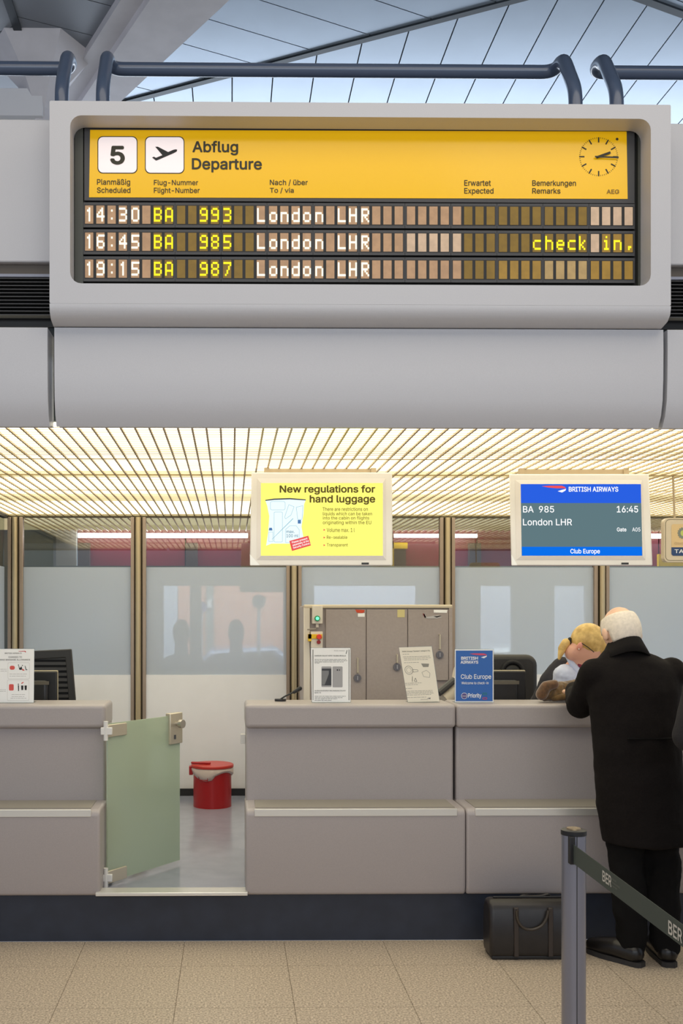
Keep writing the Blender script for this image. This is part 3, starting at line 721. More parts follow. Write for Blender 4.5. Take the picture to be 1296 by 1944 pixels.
for (a, b, r, l, cm_) in ((605,1209,.019,.03,mat('stop_red', (226,58,36), .35)),(604.5,1219,.014,.014,mat('dark_red_button', (150,32,32), .35))):
    c = P(a,b,KY-.055); M().tube([c,c-Vector((0,l*.6,0)),c-Vector((0,l,0))], [r*.7,r,r*.8], 20).build('push_button', cm_, cb, smooth=True)
# conveyor end to the right of the cabinet
cv = thing('conveyor_housing', 'beige sloping conveyor housing between the cabinet and blue sign', 'conveyor', (X(850,6.3),6.3,PLZ))
M().tube([P(838,1330,6.2),P(878,1292,6.3)], .055, 16).build('roller_cover', cream, cv, smooth=True)
M().tube([P(862,1280,6.35),P(884,1284,6.35)], .055, 18).build('end_cap', cream, cv, smooth=True)
M().tube([P(832,1316,6.15),P(862,1291,6.2)], .022, 10).build('belt_edge', dark, cv)
M().box((X(830,6.25),6.2,PLZ),(X(880,6.25),6.5,Z(1325,6.3))).build('base', lockm, cv)

# ================================================================== HANGING SCREENS
def screen(x0, x1, y0, y1, sx0, sx1, sy0, sy1, Y, lab, brk):
    fr = ramp(y0, Y+.035, y1, Y-.035, 1)
    t = thing('hanging_screen', lab, 'screen', P((x0+x1)/2, y1, Y), 'flat screens hung from the lattice ceiling')
    def slab(n_, a, b, c, d, d0, d1, m_, bv=0, par=t, skew=0):
        q = [(a,c),(b,c),(b+skew,d),(a+skew*.6,d)]
        return M().add([fr(*p_, d0) for p_ in q]+[fr(*p_, -d1) for p_ in q], [(0,1,2,3),(7,6,5,4),(0,4,5,1),(1,5,6,2),(2,6,7,3),(3,7,4,0)]).build(n_, m_, par, bevel=bv)
    sk = 6 if x0 > 800 else 0; k0 = 0 if sk else -3
    q = [(x0,y0),(x1,y0),(x1+sk+1,y1),(x0+k0+sk*.7,y1)]
    case = M().add([fr(*p_, 0) for p_ in q]+[fr(*p_, -.09) for p_ in q], [(0,1,2,3),(7,6,5,4),(0,4,5,1),(1,5,6,2),(2,6,7,3),(3,7,4,0)]).build('casing', mat('screen_casing', (236,230,222), .4), t, bevel=.006)
    # raised bezel ring
    k = M(); o_ = [(x0+11,y0+11),(x1-12,y0+11),(x1-11+sk*.8,y1-11),(x0+10+sk*.6,y1-11)]; i_ = [(sx0,sy0),(sx1,sy0),(sx1+sk*.5,sy1),(sx0+sk*.3,sy1)]
    vs = [fr(*p_,.001) for p_ in o_]+[fr(*p_,.007) for p_ in i_]+[fr(*p_,-.004) for p_ in i_]
    k.add(vs, [(a,(a+1)%4,(a+1)%4+4,a+4) for a in range(4)]+[(a+4,(a+1)%4+4,(a+1)%4+8,a+8) for a in range(4)]).build('bezel', mat('screen_bezel', (230,222,214), .45), t)
    M().add([fr(a,b,.002) for a, b in ((x1-58+sk,y1-6),(x1-44+sk,y1-6),(x1-44+sk,y1-2.5),(x1-58+sk,y1-2.5))], [(0,1,2,3)]).build('control_window', black, t)
    M().add([fr(a,b,.0015) for a, b in ((x0+k0+sk*.7,y1-22),(x0+16,y1-1),(x0+k0+sk*.7+1,y1-1))], [(0,1,2)]).build('corner_sticker', paper, t)
    bt_ = thing  # brackets
    yb0 = 5.36
    for px in brk: M().box((X(px,yb0)-.014,yb0-.02,Z(y0+3,Y)),(X(px,yb0)+.014,yb0+.01,GZ)).build('bracket', nick2, t)
    M().box((X(brk[0],yb0),yb0-.01,GZ-.03),(X(brk[1],yb0),yb0+.01,GZ-.005)).build('bracket_bar', nick2, t)
    return t, fr, i_
nick2 = mat('bracket_metal', (190,170,140), .4, .4)
t, fs_, quad = screen(477, 744, 897, 1074, 495, 726.5, 917, 1055, 5.25, 'hanging screen showing yellow hand luggage regulations', (506,708))
sc = M().add([fs_(*q, .0025) for q in quad], [(0,1,2,3)]).build('display', emis('screen_yellow', (252,246,120), 1.0), t, weld=False)
off = lambda px, py, d=0.0: fs_(px, py, d+.003)
br_ = emis('screen_brown', (92,78,40), 1); lb = emis('screen_paleblue', (232,248,250), 1); bl = emis('screen_line', (130,178,196), 1); rd = emis('screen_red', (226,84,84), 1)
text('New regulations for', off, 530.5, 712, 921, 939, br_, sc, .028, .001); text('hand luggage', off, 587.5, 712, 940, 958, br_, sc, .028, .001)
for s, a, b, c, d in (('There are restrictions on',612,698,963,970),('liquids which can be taken',612.5,706,972,980),('into the cabin on flights',612.5,700.5,980,988),('originating within the EU',612.5,704.5,988.5,997),('Volume max. 1 l',620,673,1002.5,1010),('Re-sealable',620,659,1017,1023),('Transparent',620,660,1031.5,1039)):
    text(s, off, a, b, c, d, br_, sc, .006, .001)
shape('bullet', off, [[(614,y),(617.5,y+2),(614,y+4)] for y in (1004,1018.5,1033)], rd, sc)
shape('pouch', off, [[(503.5,950),(520,947.5),(550,946.5),(580,949.5),(577,957),(576,975),(572,1000),(576,1022),(560,1032),(515,1032),(505,1036),(509,1010),(511,980),(507,960)]], lb, sc, .001)
shape('pouch_seal', off, [[(503.5,949),(520,946.5),(550,945.5),(580,948),(580.5,950),(550,948),(520,949),(503.5,951)]], emis('screen_dark', (70,70,80), 1), sc, .002)
def ol(pts, w_=.6):
    out = []
    for (a, b), (c, d) in zip(pts, pts[1:]+pts[:1]):
        L_ = math.hypot(c-a, d-b) or 1; nx, ny = -(d-b)/L_*w_/2, (c-a)/L_*w_/2; out.append([(a+nx,b+ny),(c+nx,d+ny),(c-nx,d-ny),(a-nx,b-ny)])
    return out
shape('pouch_lines', off, ol(rrect(513,952,541,968,3,3))+ol(rrect(520,972,536,1029,2,3))+ol([(548,958),(558,962),(552,978),(542,985),(540,982)])+ol([(562,963),(575,960),(573,986),(565,986)])+ol([(510,1010),(518,1010),(518,1028),(510,1028)])+ol([(542,1005),(550,998),(562,998),(568,1006),(568,1030),(542,1030)])+ol([(516,1024),(556,984),(556,985)]), bl, sc, .002)
shape('bottle_caps', off, [[(511,1002),(516,1002),(517,1007),(510,1007)],[(565,987),(571,987),(571,994),(565,994)]], emis('screen_cap', (80,120,170), 1), sc, .0025)
text('max.', off, 543.5, 559, 1007.5, 1012, emis('screen_teal', (60,110,140), 1), sc, .006, .003); text('100 ml', off, 543.5, 566, 1014, 1020, MATS['screen_teal'], sc, .006, .003)
shape('red_label', off, [[(549,1027),(585,1017),(590,1035.5),(554,1046)]], rd, sc, .003)
sl = lambda px, py, d=0.0: off(px+(py-1030)*.25, py-(px-549)*.28, d)
for i, s in enumerate(('Please present', 'separately at the', 'Security Control.')):
    text(s, sl, 553.5-i*.1, 583+i*1.2, 1029.5+i*5, 1034+i*5, emis('screen_white', (250,250,250), 1), sc, .02, .0045)

t, fs_, quad = screen(966, 1231, 900, 1074, 988, 1216, 919, 1055, 5.25, 'hanging screen showing blue and grey London flight information', (989,1186))
scg = mat('off', (0,0,0))
sc = M().add([fs_(*q, .0025) for q in quad], [(0,1,2,3)]).build('display', emis('screen_slate', (92,116,122), 1), t, weld=False)
off = lambda px, py, d=0.0: fs_(px+(py-919)*.018, py, d+.003)
ub, ub2, sw = emis('screen_blue', (40,92,216), 1), emis('screen_blue_low', (10,106,224), 1), MATS['screen_white']
shape('blue_band', off, [[(988,919),(1216,919),(1216,955),(988,955)]], ub, sc); shape('blue_band', off, [[(988,1038),(1216,1038),(1216,1055),(988,1055)]], ub2, sc)
def swoosh(fr_, x0, y0, w_, par, ra, wh, o_=.002):
    s = w_/46
    shape('ribbon_logo', fr_, [[(x0,y0),(x0+14*s,y0-1*s),(x0+38*s,y0-1*s),(x0+44*s,y0+1.5*s),(x0+46*s,y0+4.5*s),(x0+42*s,y0+4*s),(x0+28*s,y0+4*s),(x0+12*s,y0+2.5*s)]], ra, par, o_)
    shape('ribbon_logo', fr_, [[(x0+30*s,y0+9.5*s),(x0+38*s,y0+7*s),(x0+46*s,y0+5*s),(x0+45*s,y0+8*s),(x0+41*s,y0+10.5*s),(x0+38*s,y0+12*s)]], wh, par, o_)
swoosh(off, 1028, 923, 46, sc, emis('ribbon_red', (232,80,84), 1), sw)
text('BRITISH AIRWAYS', off, 1079, 1173, 924, 933.5, sw, sc, .022, .002)
for s, a, b, c, d, bo in (('BA  985',991.5,1050.5,960.5,973,.008),('16:45',1169.5,1210,960.5,973,.012),('London LHR',991,1084,985,997.5,.008),('Gate',1169,1187,1001.5,1009,.016),('A05',1198,1213.5,1001.5,1009,.006)):
    text(s, off, a, b, c, d, sw, sc, bo, .002)
text('Club Europe', off, 1080, 1136, 1042, 1053, sw, sc, .016, .002)

# tax sign at the right edge
ty_ = 5.6; t = thing('tax_free_sign', 'cream rounded tax free sign at the right edge of the picture', 'sign', P(1310,1065,ty_))
def pr(pts, Y): return [(P(a,b,Y).x, P(a,b,Y).z) for a, b in pts]
M().prism_y(pr(rrect(1260,983,1362,1067,9), ty_), ty_, ty_+.04).build('panel', mat('sign_cream', (216,200,172), .4), t)
f_ = plane(ty_); shape('outline', f_, ol(rrect(1263,986,1359,1064,8), 1), mat('sign_line', (120,110,84), .5), t)
shape('label_field', f_, [rrect(1274,995,1348,1055,4)], mat('sign_tan', (222,192,140), .5), t); shape('label_band', f_, [[(1274,1039),(1348,1039),(1348,1052),(1345,1055),(1277,1055),(1274,1052)]], mat('sign_navy', (38,66,110), .5), t, .002)
text('TAX FREE', f_, 1280, 1342, 1043, 1050, paper, t, .01, .003); text('Global', f_, 1280, 1304, 1029, 1034, mat('sign_faint', (196,170,128), .5), t, .004, .003)
shape('cog_emblem', f_, [[(1297+(12 if i%2 else 10)*math.cos(i*.2094),1012+(12 if i%2 else 10)*math.sin(i*.2094)) for i in range(30)]], mat('cog_grey', (130,136,124), .5), t, .002)
shape('cog_centre', f_, [[(1297+6*math.cos(i*.5236),1012+6*math.sin(i*.5236)) for i in range(12)]], mat('cog_lime', (190,200,110), .5), t, .003)
M().tube([P(1280,983,ty_+.02),Vector((X(1280,ty_),ty_+.02,GZ))], .006, 8).build('hanger', nick2, t)

# ================================================================== COUNTER SIGNS
def stand(name, lab, Y, q, face, cat='sign'):
    c = P((q[2][0]+q[3][0])/2, q[2][1], Y); c.z = CT
    t = thing(name, lab, cat, (c.x, Y, CT))
    fr = plane(Y)
    pts = [fr(*p_, 0) for p_ in q]; dz = CT+.0015-min(p_.z for p_ in pts)
    fr2 = lambda px, py, d=0.0: fr(px, py, d)+Vector((0,0,dz))
    acr = glassmat('clear_acrylic', (236,240,240), .06) if 'clear_acrylic' not in MATS else MATS['clear_acrylic']
    w4 = [(q[0][0]-1,q[0][1]-1),(q[1][0]+1,q[1][1]-1),(q[2][0]+1,q[2][1]),(q[3][0]-1,q[3][1])]
    M().add([fr2(*p_,-.001) for p_ in w4]+[fr2(*p_,-.004) for p_ in w4], [(0,1,2,3),(7,6,5,4),(0,4,5,1),(1,5,6,2),(2,6,7,3),(3,7,4,0)]).build('acrylic_holder', acr, t)
    a, b = fr2(*q[3]), fr2(*q[2]); M().box((a.x,Y-.012,CT+.0008),(b.x,Y+.07,CT+.003)).build('foot', acr, t)
    o = M().add([fr2(*p_,.0005) for p_ in q]+[fr2(*p_,-.0009) for p_ in q], [(0,1,2,3),(7,6,5,4),(0,4,5,1),(1,5,6,2),(2,6,7,3),(3,7,4,0)]).build('sheet', face, t)
    return t, fr2
t, f_ = stand('paper_notice', 'white notice with a picture of a grey phone, front and back', 5.40, [(590,1228),(665,1228),(665,1331),(592,1331)], paper)
shape('rule', f_, [[(593,1231),(594.6,1231),(594.6,1327),(593.6,1327)],[(661.6,1231),(663,1231),(663,1327),(661.6,1327)]], grey_ink, t)
shape('phone_front', f_, [rrect(610,1263,629,1302,1.5,2)], mat('phone_silver', (170,168,168), .4), t); shape('phone_screen', f_, [[(610.6,1267),(628.6,1267),(628.6,1299),(610.6,1299)]], mat('phone_dark', (66,66,68), .3), t, .0015)
shape('phone_screen_shine', f_, [[(611,1271),(624,1271),(624,1277),(616,1298),(611,1298)]], mat('phone_mid', (130,130,130), .4), t, .002)
shape('phone_back', f_, [rrect(631,1263,650,1302.5,1.5,2)], MATS['phone_silver'], t, .0012); shape('phone_camera', f_, [[(639,1268.5),(641.5,1268.5),(641.5,1271),(639,1271)],[(643.5,1268.5),(645,1268.5),(645,1271),(643.5,1271)]], ink, t, .002)
shape('airline_mark', f_, [[(656,1239),(657.2,1239),(659.2,1232),(658.2,1232)]], ink, t)
text('SAMSUNG GALAXY NOTE 7 GLOBAL RECALLS', f_, 597, 656, 1241.5, 1243.8, grey_ink, t, .02); text('GLOBALER RÜCKRUF DES SAMSUNG GALAXY', f_, 597, 656, 1307.5, 1310, grey_ink, t, .02); text('NOTE 7!!!', f_, 597, 609, 1311.8, 1314, grey_ink, t, .02)
lines(f_, [(597,657,1250),(597,659,1252.5),(597,652,1255),(597,606,1257),(597,656,1320),(597,650,1322.5),(597,640,1325),(597,630,1327.5)], grey_ink, t, h=.8)
text('British Airways', f_, 634, 654, 1232, 1234.4, mat('faint_ink', (186,184,180), .6), t, .005)
t, f_ = stand('paper_notice', 'leaning cream notice with small line drawings of gadgets', 5.40, [(757,1228.5),(819,1226.5),(834,1331),(774,1332.5)], mat('cream_paper', (244,236,218), .6))
fi = mat('faint_print', (150,146,136), .6); sk = lambda px, py, d=0.0: f_(px+(py-1228)*.155, py-(px-757)*.03, d)
text('British Airways "Sondern" verlegt in TXL', sk, 762, 815, 1235, 1238, fi, t, .02)
lines(sk, [(762,774,1242),(762,813,1247),(763,814,1250),(763,808,1253),(762,790,1258),(758,790,1297),(758,782,1300),(757,770,1307),(756,808,1312),(756,808,1314.5),(756,809,1317),(756,804,1319.5),(756,794,1324)], fi, t, h=.7)
shape('gadget_drawing', sk, ol([(775+7.5*math.cos(i*.5236)-6,1272+8*math.sin(i*.5236)) for i in range(12)], .9)+ol([(775+4.5*math.cos(i*.5236)-6,1272+5*math.sin(i*.5236)) for i in range(12)], .5)+ol([(776,1271),(786,1272),(786,1275),(777,1276)], .8)+ol([(772,1294),(774,1284)], .8)+ol([(776,1293),(779,1287),(781,1294)], 1), fi, t)
shape('basket_drawing', sk, [[(794,1260),(809,1261),(807,1267),(797,1267)]]+ol([(793,1277),(802,1273),(808,1279),(806,1287),(795,1285)], .6), fi, t)
shape('airline_mark', sk, [[(795,1326),(802,1325),(801,1328)]], grey_ink, t); text('British Airways', sk, 783, 797, 1327, 1329.5, fi, t)
bluep = mat('poster_blue', (52,104,182), .4)
t, f_ = stand('club_sign', 'blue and white Club Europe welcome sign on the counter', 5.38, [(863,1229.5),(936.5,1229.5),(936.5,1330.5),(863,1330.5)], mat('white_card', (240,240,240), .5))
shape('blue_field', f_, [[(864.8,1232),(934.8,1232),(934.8,1328),(864.8,1328)]], bluep, t)
pw = mat('print_white', (242,244,248), .5); swoosh(f_, 891, 1238, 33, t, mat('ribbon_print', (214,80,110), .5), pw, .002)
for s, a, b, c, d, bo in (('BRITISH',875,907,1243.5,1249.5,.03),('AIRWAYS',874,907.5,1251,1257,.03),('Club Europe',874.5,932,1277,1288,.01),('Welcome to check-in',875.5,927,1291,1296,.012),('Priority',888,913.5,1313,1323.5,.022)):
    text(s, f_, a, b, c, d, pw, t, bo, .002)
shape('globe_emblem', f_, [[(881+6*math.cos(i*.4189),1318+6*math.sin(i*.4189)) for i in range(15)]], pw, t, .002); shape('globe_inner', f_, [[(881+5.2*math.cos(i*.4189),1318+5.2*math.sin(i*.4189)) for i in range(15)]], mat('globe_purple', (92,80,140), .5), t, .003)
text('oneworld', f_, 876.6, 885.4, 1317, 1319.4, pw, t, .01, .004)
for i, cl in enumerate(((60,150,110),(60,110,190),(220,70,100))):
    shape('priority_ring', f_, ol(rrect(916,1312.5+i*4.4,924,1315.8+i*4.4,1.6,3), .9), mat('ring_%s' % 'abc'[i], cl, .5), t, .003)
t, f_ = stand('paper_notice', 'white hand baggage allowance notice with red bag pictograms, far left', 5.40, [(-14,1229),(65,1229),(64,1331),(-14,1331)], paper)
shape('airline_mark', f_, [[(34.5,1233),(48,1232.6),(49.5,1234.5),(48,1236),(47,1234),(36,1233.8)]], mat('mark_red', (196,60,60), .5), t)
text('BRITISH AIRWAYS', f_, 9, 41, 1236, 1238.4, grey_ink, t, .01); text('CHANGES TO', f_, 16, 41.5, 1243, 1246, grey_ink, t, .006); text('HAND BAGGAGE ALLOWANCE', f_, -2, 57, 1248, 1251, grey_ink, t, .006)
pc = mat('bag_red', (224,90,80), .5)
shape('frame_line', f_, ol(rrect(15,1255,56,1286,2,2), .5)+ol(rrect(14,1288,55,1327,2,2), .5), mat('faint_line', (214,210,204), .6), t)
shape('bag_pictogram', f_, [rrect(18.5,1261,28,1268.5,3,3), rrect(17,1296,26,1308,2,3), [(41,1267),(44,1267),(47,1270),(43,1270.5)], [(40,1294),(44,1291.5),(45,1293),(41,1295.5)]], pc, t)
shape('figure_pictogram', f_, [rrect(34,1258.5,36,1260.5,1,2),rrect(41.5,1259.5,43.5,1261.5,1,2),[(36,1267),(41,1262),(42,1268),(38,1269)],[(35,1261),(36,1261),(38,1268),(36.6,1268)],[(47,1261),(48,1261),(50,1268),(53,1268.5),(49,1269.5)],
   [(34,1298),(36,1298),(36,1309),(34.5,1309)],rrect(33.8,1295,36,1297,1,2),[(40,1298.5),(44.5,1298.5),(44,1307),(40.5,1307)],[(46.5,1298.5),(51,1298.5),(50.5,1307),(47,1307)]], ink, t, .0015)
lines(f_, [(18,52,1277),(18,50,1281),(-12,13,1268),(-12,13,1271.5),(-12,11,1307),(-12,11,1310),(22,48,1316),(22,46,1320),(20,50,1323)], mat('faint_print2', (190,186,182), .6), t, h=.7)

# gooseneck microphone
t = thing('desk_microphone', 'black gooseneck microphone on the middle counter near the gate', 'microphone', (X(532,5.5),5.5,CT))
M().tube([(X(532,5.5),5.5,CT+.001),(X(532,5.5),5.5,CT+.012)], .032, 20).build('base', black, t, smooth=True)
M().tube(fillet([Vector((X(532,5.5),5.5,CT+.01)),P(542,1321,5.5),P(560,1313,5.5)], .03), .0045, 8).build('neck', black, t, smooth=True)
M().cap(P(558,1314,5.5), P(569,1307,5.5), .0095, .0125).build('head', black, t, smooth=True)

# staff monitors seen from behind
def back_monitor(x0, x1, y0, Y, lab):
    a, b = X(x0,Y), X(x1,Y); z1 = Z(y0,Y); z0 = CT-.23+.07; t = thing('desk_monitor', lab, 'monitor', ((a+b)/2, Y, CT-.23))
    M().box((a,Y,z0),(b,Y+.03,z1)).build('back_shell', black, t, bevel=.008)
    M().box((a-.002,Y+.018,z0-.002),(b+.002,Y+.036,z1+.004)).build('rim', mat('rim_cream', (176,164,132), .4), t, bevel=.004)
    m_ = (a+b)/2; w2 = (b-a)*.33
    M().box((m_-w2,Y-.035,z0+.05),(m_+w2,Y+.005,z1-.05)).build('rear_hump', mat('hump', (36,35,36), .35), t, bevel=.02, seg=3)
    M().box((m_-.1,Y-.037,z1-.075),(m_+.1,Y-.034,z1-.055)).build('vent', mat('vent_grey', (96,90,78), .5), t)
    M().box((m_-.03,Y+.0,CT-.228),(m_+.03,Y+.02,z0+.1)).build('neck', black, t); M().box((m_-.12,Y-.06,CT-.2295),(m_+.12,Y+.1,CT-.218)).build('foot', black, t, bevel=.003)
back_monitor(16, 108, 1274, 5.74, 'black computer monitor back beside the baggage notice')
back_monitor(900, 998, 1274, 5.74, 'black computer monitor back beside the blue club sign')
# chairs
def chair_base(t, x, Y):
    M().box((x-.24,Y-.5,PLZ+.44),(x+.24,Y-.03,PLZ+.52)).build('seat', black, t, bevel=.03, seg=3)
    M().tube([(x,Y-.25,PLZ+.07),(x,Y-.25,PLZ+.44)], .025, 12).build('column', chrome, t, smooth=True)
    for i in range(5):
        a = i*1.2566; e = Vector((x+.27*math.cos(a), Y-.25+.27*math.sin(a), PLZ+.055)); M().tube([(x,Y-.25,PLZ+.09), e], [.022,.014], 8).build('leg', black, t)
        M().tube([e+Vector((-.012,0,-.027)), e+Vector((.012,0,-.027))], .0275, 12).build('castor', black, t)
cy = 6.7; xa, xb = X(38,cy), X(148,cy)
t = thing('office_chair', 'black office chair with slatted backrest at the left counter', 'chair', ((xa+xb)/2, cy-.25, PLZ))
zt_, zb_ = Z(1232,cy), Z(1420,cy)
chm = mat('chair_black', (42,40,38), .5)
fr_o = [(xa,zb_),(xb+.01,zb_),(xb-.045,zt_),(xa+.03,zt_-.015)]; fi_ = [(xa+.05,zb_+.05),(xb-.04,zb_+.05),(xb-.085,zt_-.06),(xa+.08,zt_-.07)]
k = M(); vs = [(a,cy,b) for a,b in fr_o]+[(a,cy,b) for a,b in fi_]+[(a,cy+.03,b) for a,b in fr_o]+[(a,cy+.03,b) for a,b in fi_]
k.add(vs, [(a,(a+1)%4,(a+1)%4+4,a+4) for a in range(4)]+[((a+1)%4+8,a+8,a+12,(a+1)%4+12) for a in range(4)]+[((a+1)%4,a,a+8,(a+1)%4+8) for a in range(4)]+[(a+4,(a+1)%4+4,(a+1)%4+12,a+12) for a in range(4)])
k.build('back_frame', chm, t, bevel=.006)
n = 16
for i in range(n):
    z = zb_+.06+(zt_-.12-zb_)*i/(n-1); f = (z-zb_)/(zt_-zb_); M().box((xa+.04+.03*f,cy+.008,z-.011),(xb-.035-.045*f,cy+.02,z+.009)).build('slat', mat('slat_black', (58,56,54), .45), t)
M().prism_y([(xa+.03,zb_+.03),(xb-.02,zb_+.03),(xb-.07,zt_-.04),(xa+.06,zt_-.05)], cy+.022, cy+.028).build('mesh_back', mat('mesh_dark', (26,25,25), .8), t)
M().box(((xa+xb)/2-.03,cy+.03,PLZ+.44),((xa+xb)/2+.03,cy+.05,zb_+.2)).build('back_support', black, t)
chair_base(t, (xa+xb)/2, cy)
cy = 6.42; xa, xb = X(912,cy), X(1021,cy)
t = thing('office_chair', 'black office chair with rounded back draped with a jacket', 'chair', ((xa+xb)/2, cy-.25, PLZ))
zt_ = Z(1243,cy); zb_ = PLZ+.5
xm = (xa+xb)/2; hw = (xb-xa)/2
k = M(); k.prism_y(rrect(xa, zb_, xb, zt_, .07, 6), cy, cy+.07); k.build('backrest', chm, t, bevel=.03, seg=4)
k = M(); k.tube([Vector((xm+hw*.1*1+hw*.36*math.cos(a), cy-.01, zt_-.115+.07*math.sin(a))) for a in [i*math.pi/12 for i in range(-2,15)]], .012, 8).build('jacket_collar', mat('jacket', (30,29,30), .8), t, smooth=True)
M().ell((xm+.02,cy-.0,zt_-.12), (hw*.34,.02,.06)).build('jacket_neck_opening', darker, t, smooth=True)
chair_base(t, xm, cy)

# brown fur coat folded on the counter
t = thing('fur_hat', 'folded brown fur hat lying on the counter beside the man', 'hat', (X(1065,5.42),5.42,CT))
fur = mat('brown_fur', (100,74,34), .8, noise=.35, nscale=45, bump=.6, sheen=.5)
fp_ = lambda px, py, Y=5.42: P(px, py, Y)
k = M(); k.chain([(*fp_(1036,1313),.046),(*fp_(1060,1308,5.45),.04),(*fp_(1092,1303,5.5),.038)]); k.chain([(*fp_(1034,1319),.035),(*fp_(1070,1321),.032),(*fp_(1092,1320,5.45),.032)])
k.build('fur_crown', fur, t, fold=.014, fscale=.04, voxel=.006, sm=3)
k = M(); k.chain([(*fp_(1028,1318,5.385),.034),(*fp_(1036,1303,5.385),.03),(*fp_(1052,1299,5.39),.026)]); k.build('ear_flap', mat('fur_dark', (92,62,34), .8, noise=.35, nscale=45, bump=.6, sheen=.5), t, voxel=.007, sm=4)
k = M(); k.chain([(*fp_(1050,1326,5.40),.018),(*fp_(1078,1322,5.39),.022),(*fp_(1092,1325,5.4),.02)]); k.build('fur_fold', fur, t, voxel=.006, sm=4)

# ================================================================== PEOPLE
skin = mat('skin', (236,190,158), .45, noise=.05, nscale=40); skin2 = mat('skin_pale', (232,176,150), .5)
coatm = mat('black_wool', (20,16,15), .9, noise=.15, nscale=120, bump=.3, spec=.2); trou = mat('black_trousers', (13,12,12), .9, spec=.2); shoem = mat('black_leather', (26,23,22), .35)
def hand(k, w_, d, up, s=1, side_=1):
    """palm, four unequal bent fingers and a thumb from wrist w_ pointing along d, knuckles up"""
    w_ = Vector(w_); d = Vector(d).normalized(); up = Vector(up).normalized(); l = d.cross(up).normalized()*side_; up = l.cross(d)*side_
    for i in range(4):
        o_ = l*(.028-.0187*i); k.cap(w_+o_*.6, w_+d*.085*s+o_, .013, .0115)
        L_ = (.068,.078,.072,.056)[i]; a = w_+d*.088*s+o_; b = a+d*L_*.45+up*.004; c = b+d*L_*.32-up*.012; e = c+d*L_*.2-up*.012
        k.chain([(*a,.0095),(*b,.009),(*c,.0083),(*e,.0075)])
    a = w_+l*.025+d*.025; b = a+l*.03+d*.03; c = b+d*.035+l*.006; k.chain([(*a,.014),(*b,.0115),(*c,.009)])
def head_feats(k, c, fw, s=1, ears=True):
    """nose, brow, lips, chin, ears; fw = facing rotation matrix (local +Y forward)"""
    W = lambda x, y, z: Vector(c)+fw @ Vector((x*s, y*s, z*s))
    k.ell(c, (.077*s,.096*s,.112*s), fw); k.ell(W(0,.03,-.055), (.055*s,.06*s,.065*s), fw); k.ell(W(0,.1,-.02), (.012*s,.016*s,.028*s), fw); k.ell(W(0,.085,-.1), (.024*s,.02*s,.018*s), fw)
    k.ell(W(0,.088,.02), (.05*s,.014*s,.012*s), fw); k.ell(W(0,.09,-.062), (.024*s,.011*s,.008*s), fw)
    for sx in ((-1, 1) if ears else ()): k.ell(W(sx*.084,-.004,-.02), (.011*s,.02*s,.032*s), fw)
def eyes(c, fw, par, s=1):
    W = lambda x, y, z: Vector(c)+fw @ Vector((x*s, y*s, z*s))
    for sx in (-1, 1): M().ell(W(sx*.032,.086,-.0), (.012*s,.008*s,.008*s), fw, 10, 6).build('eye', white, par, smooth=True)
MY = 4.80
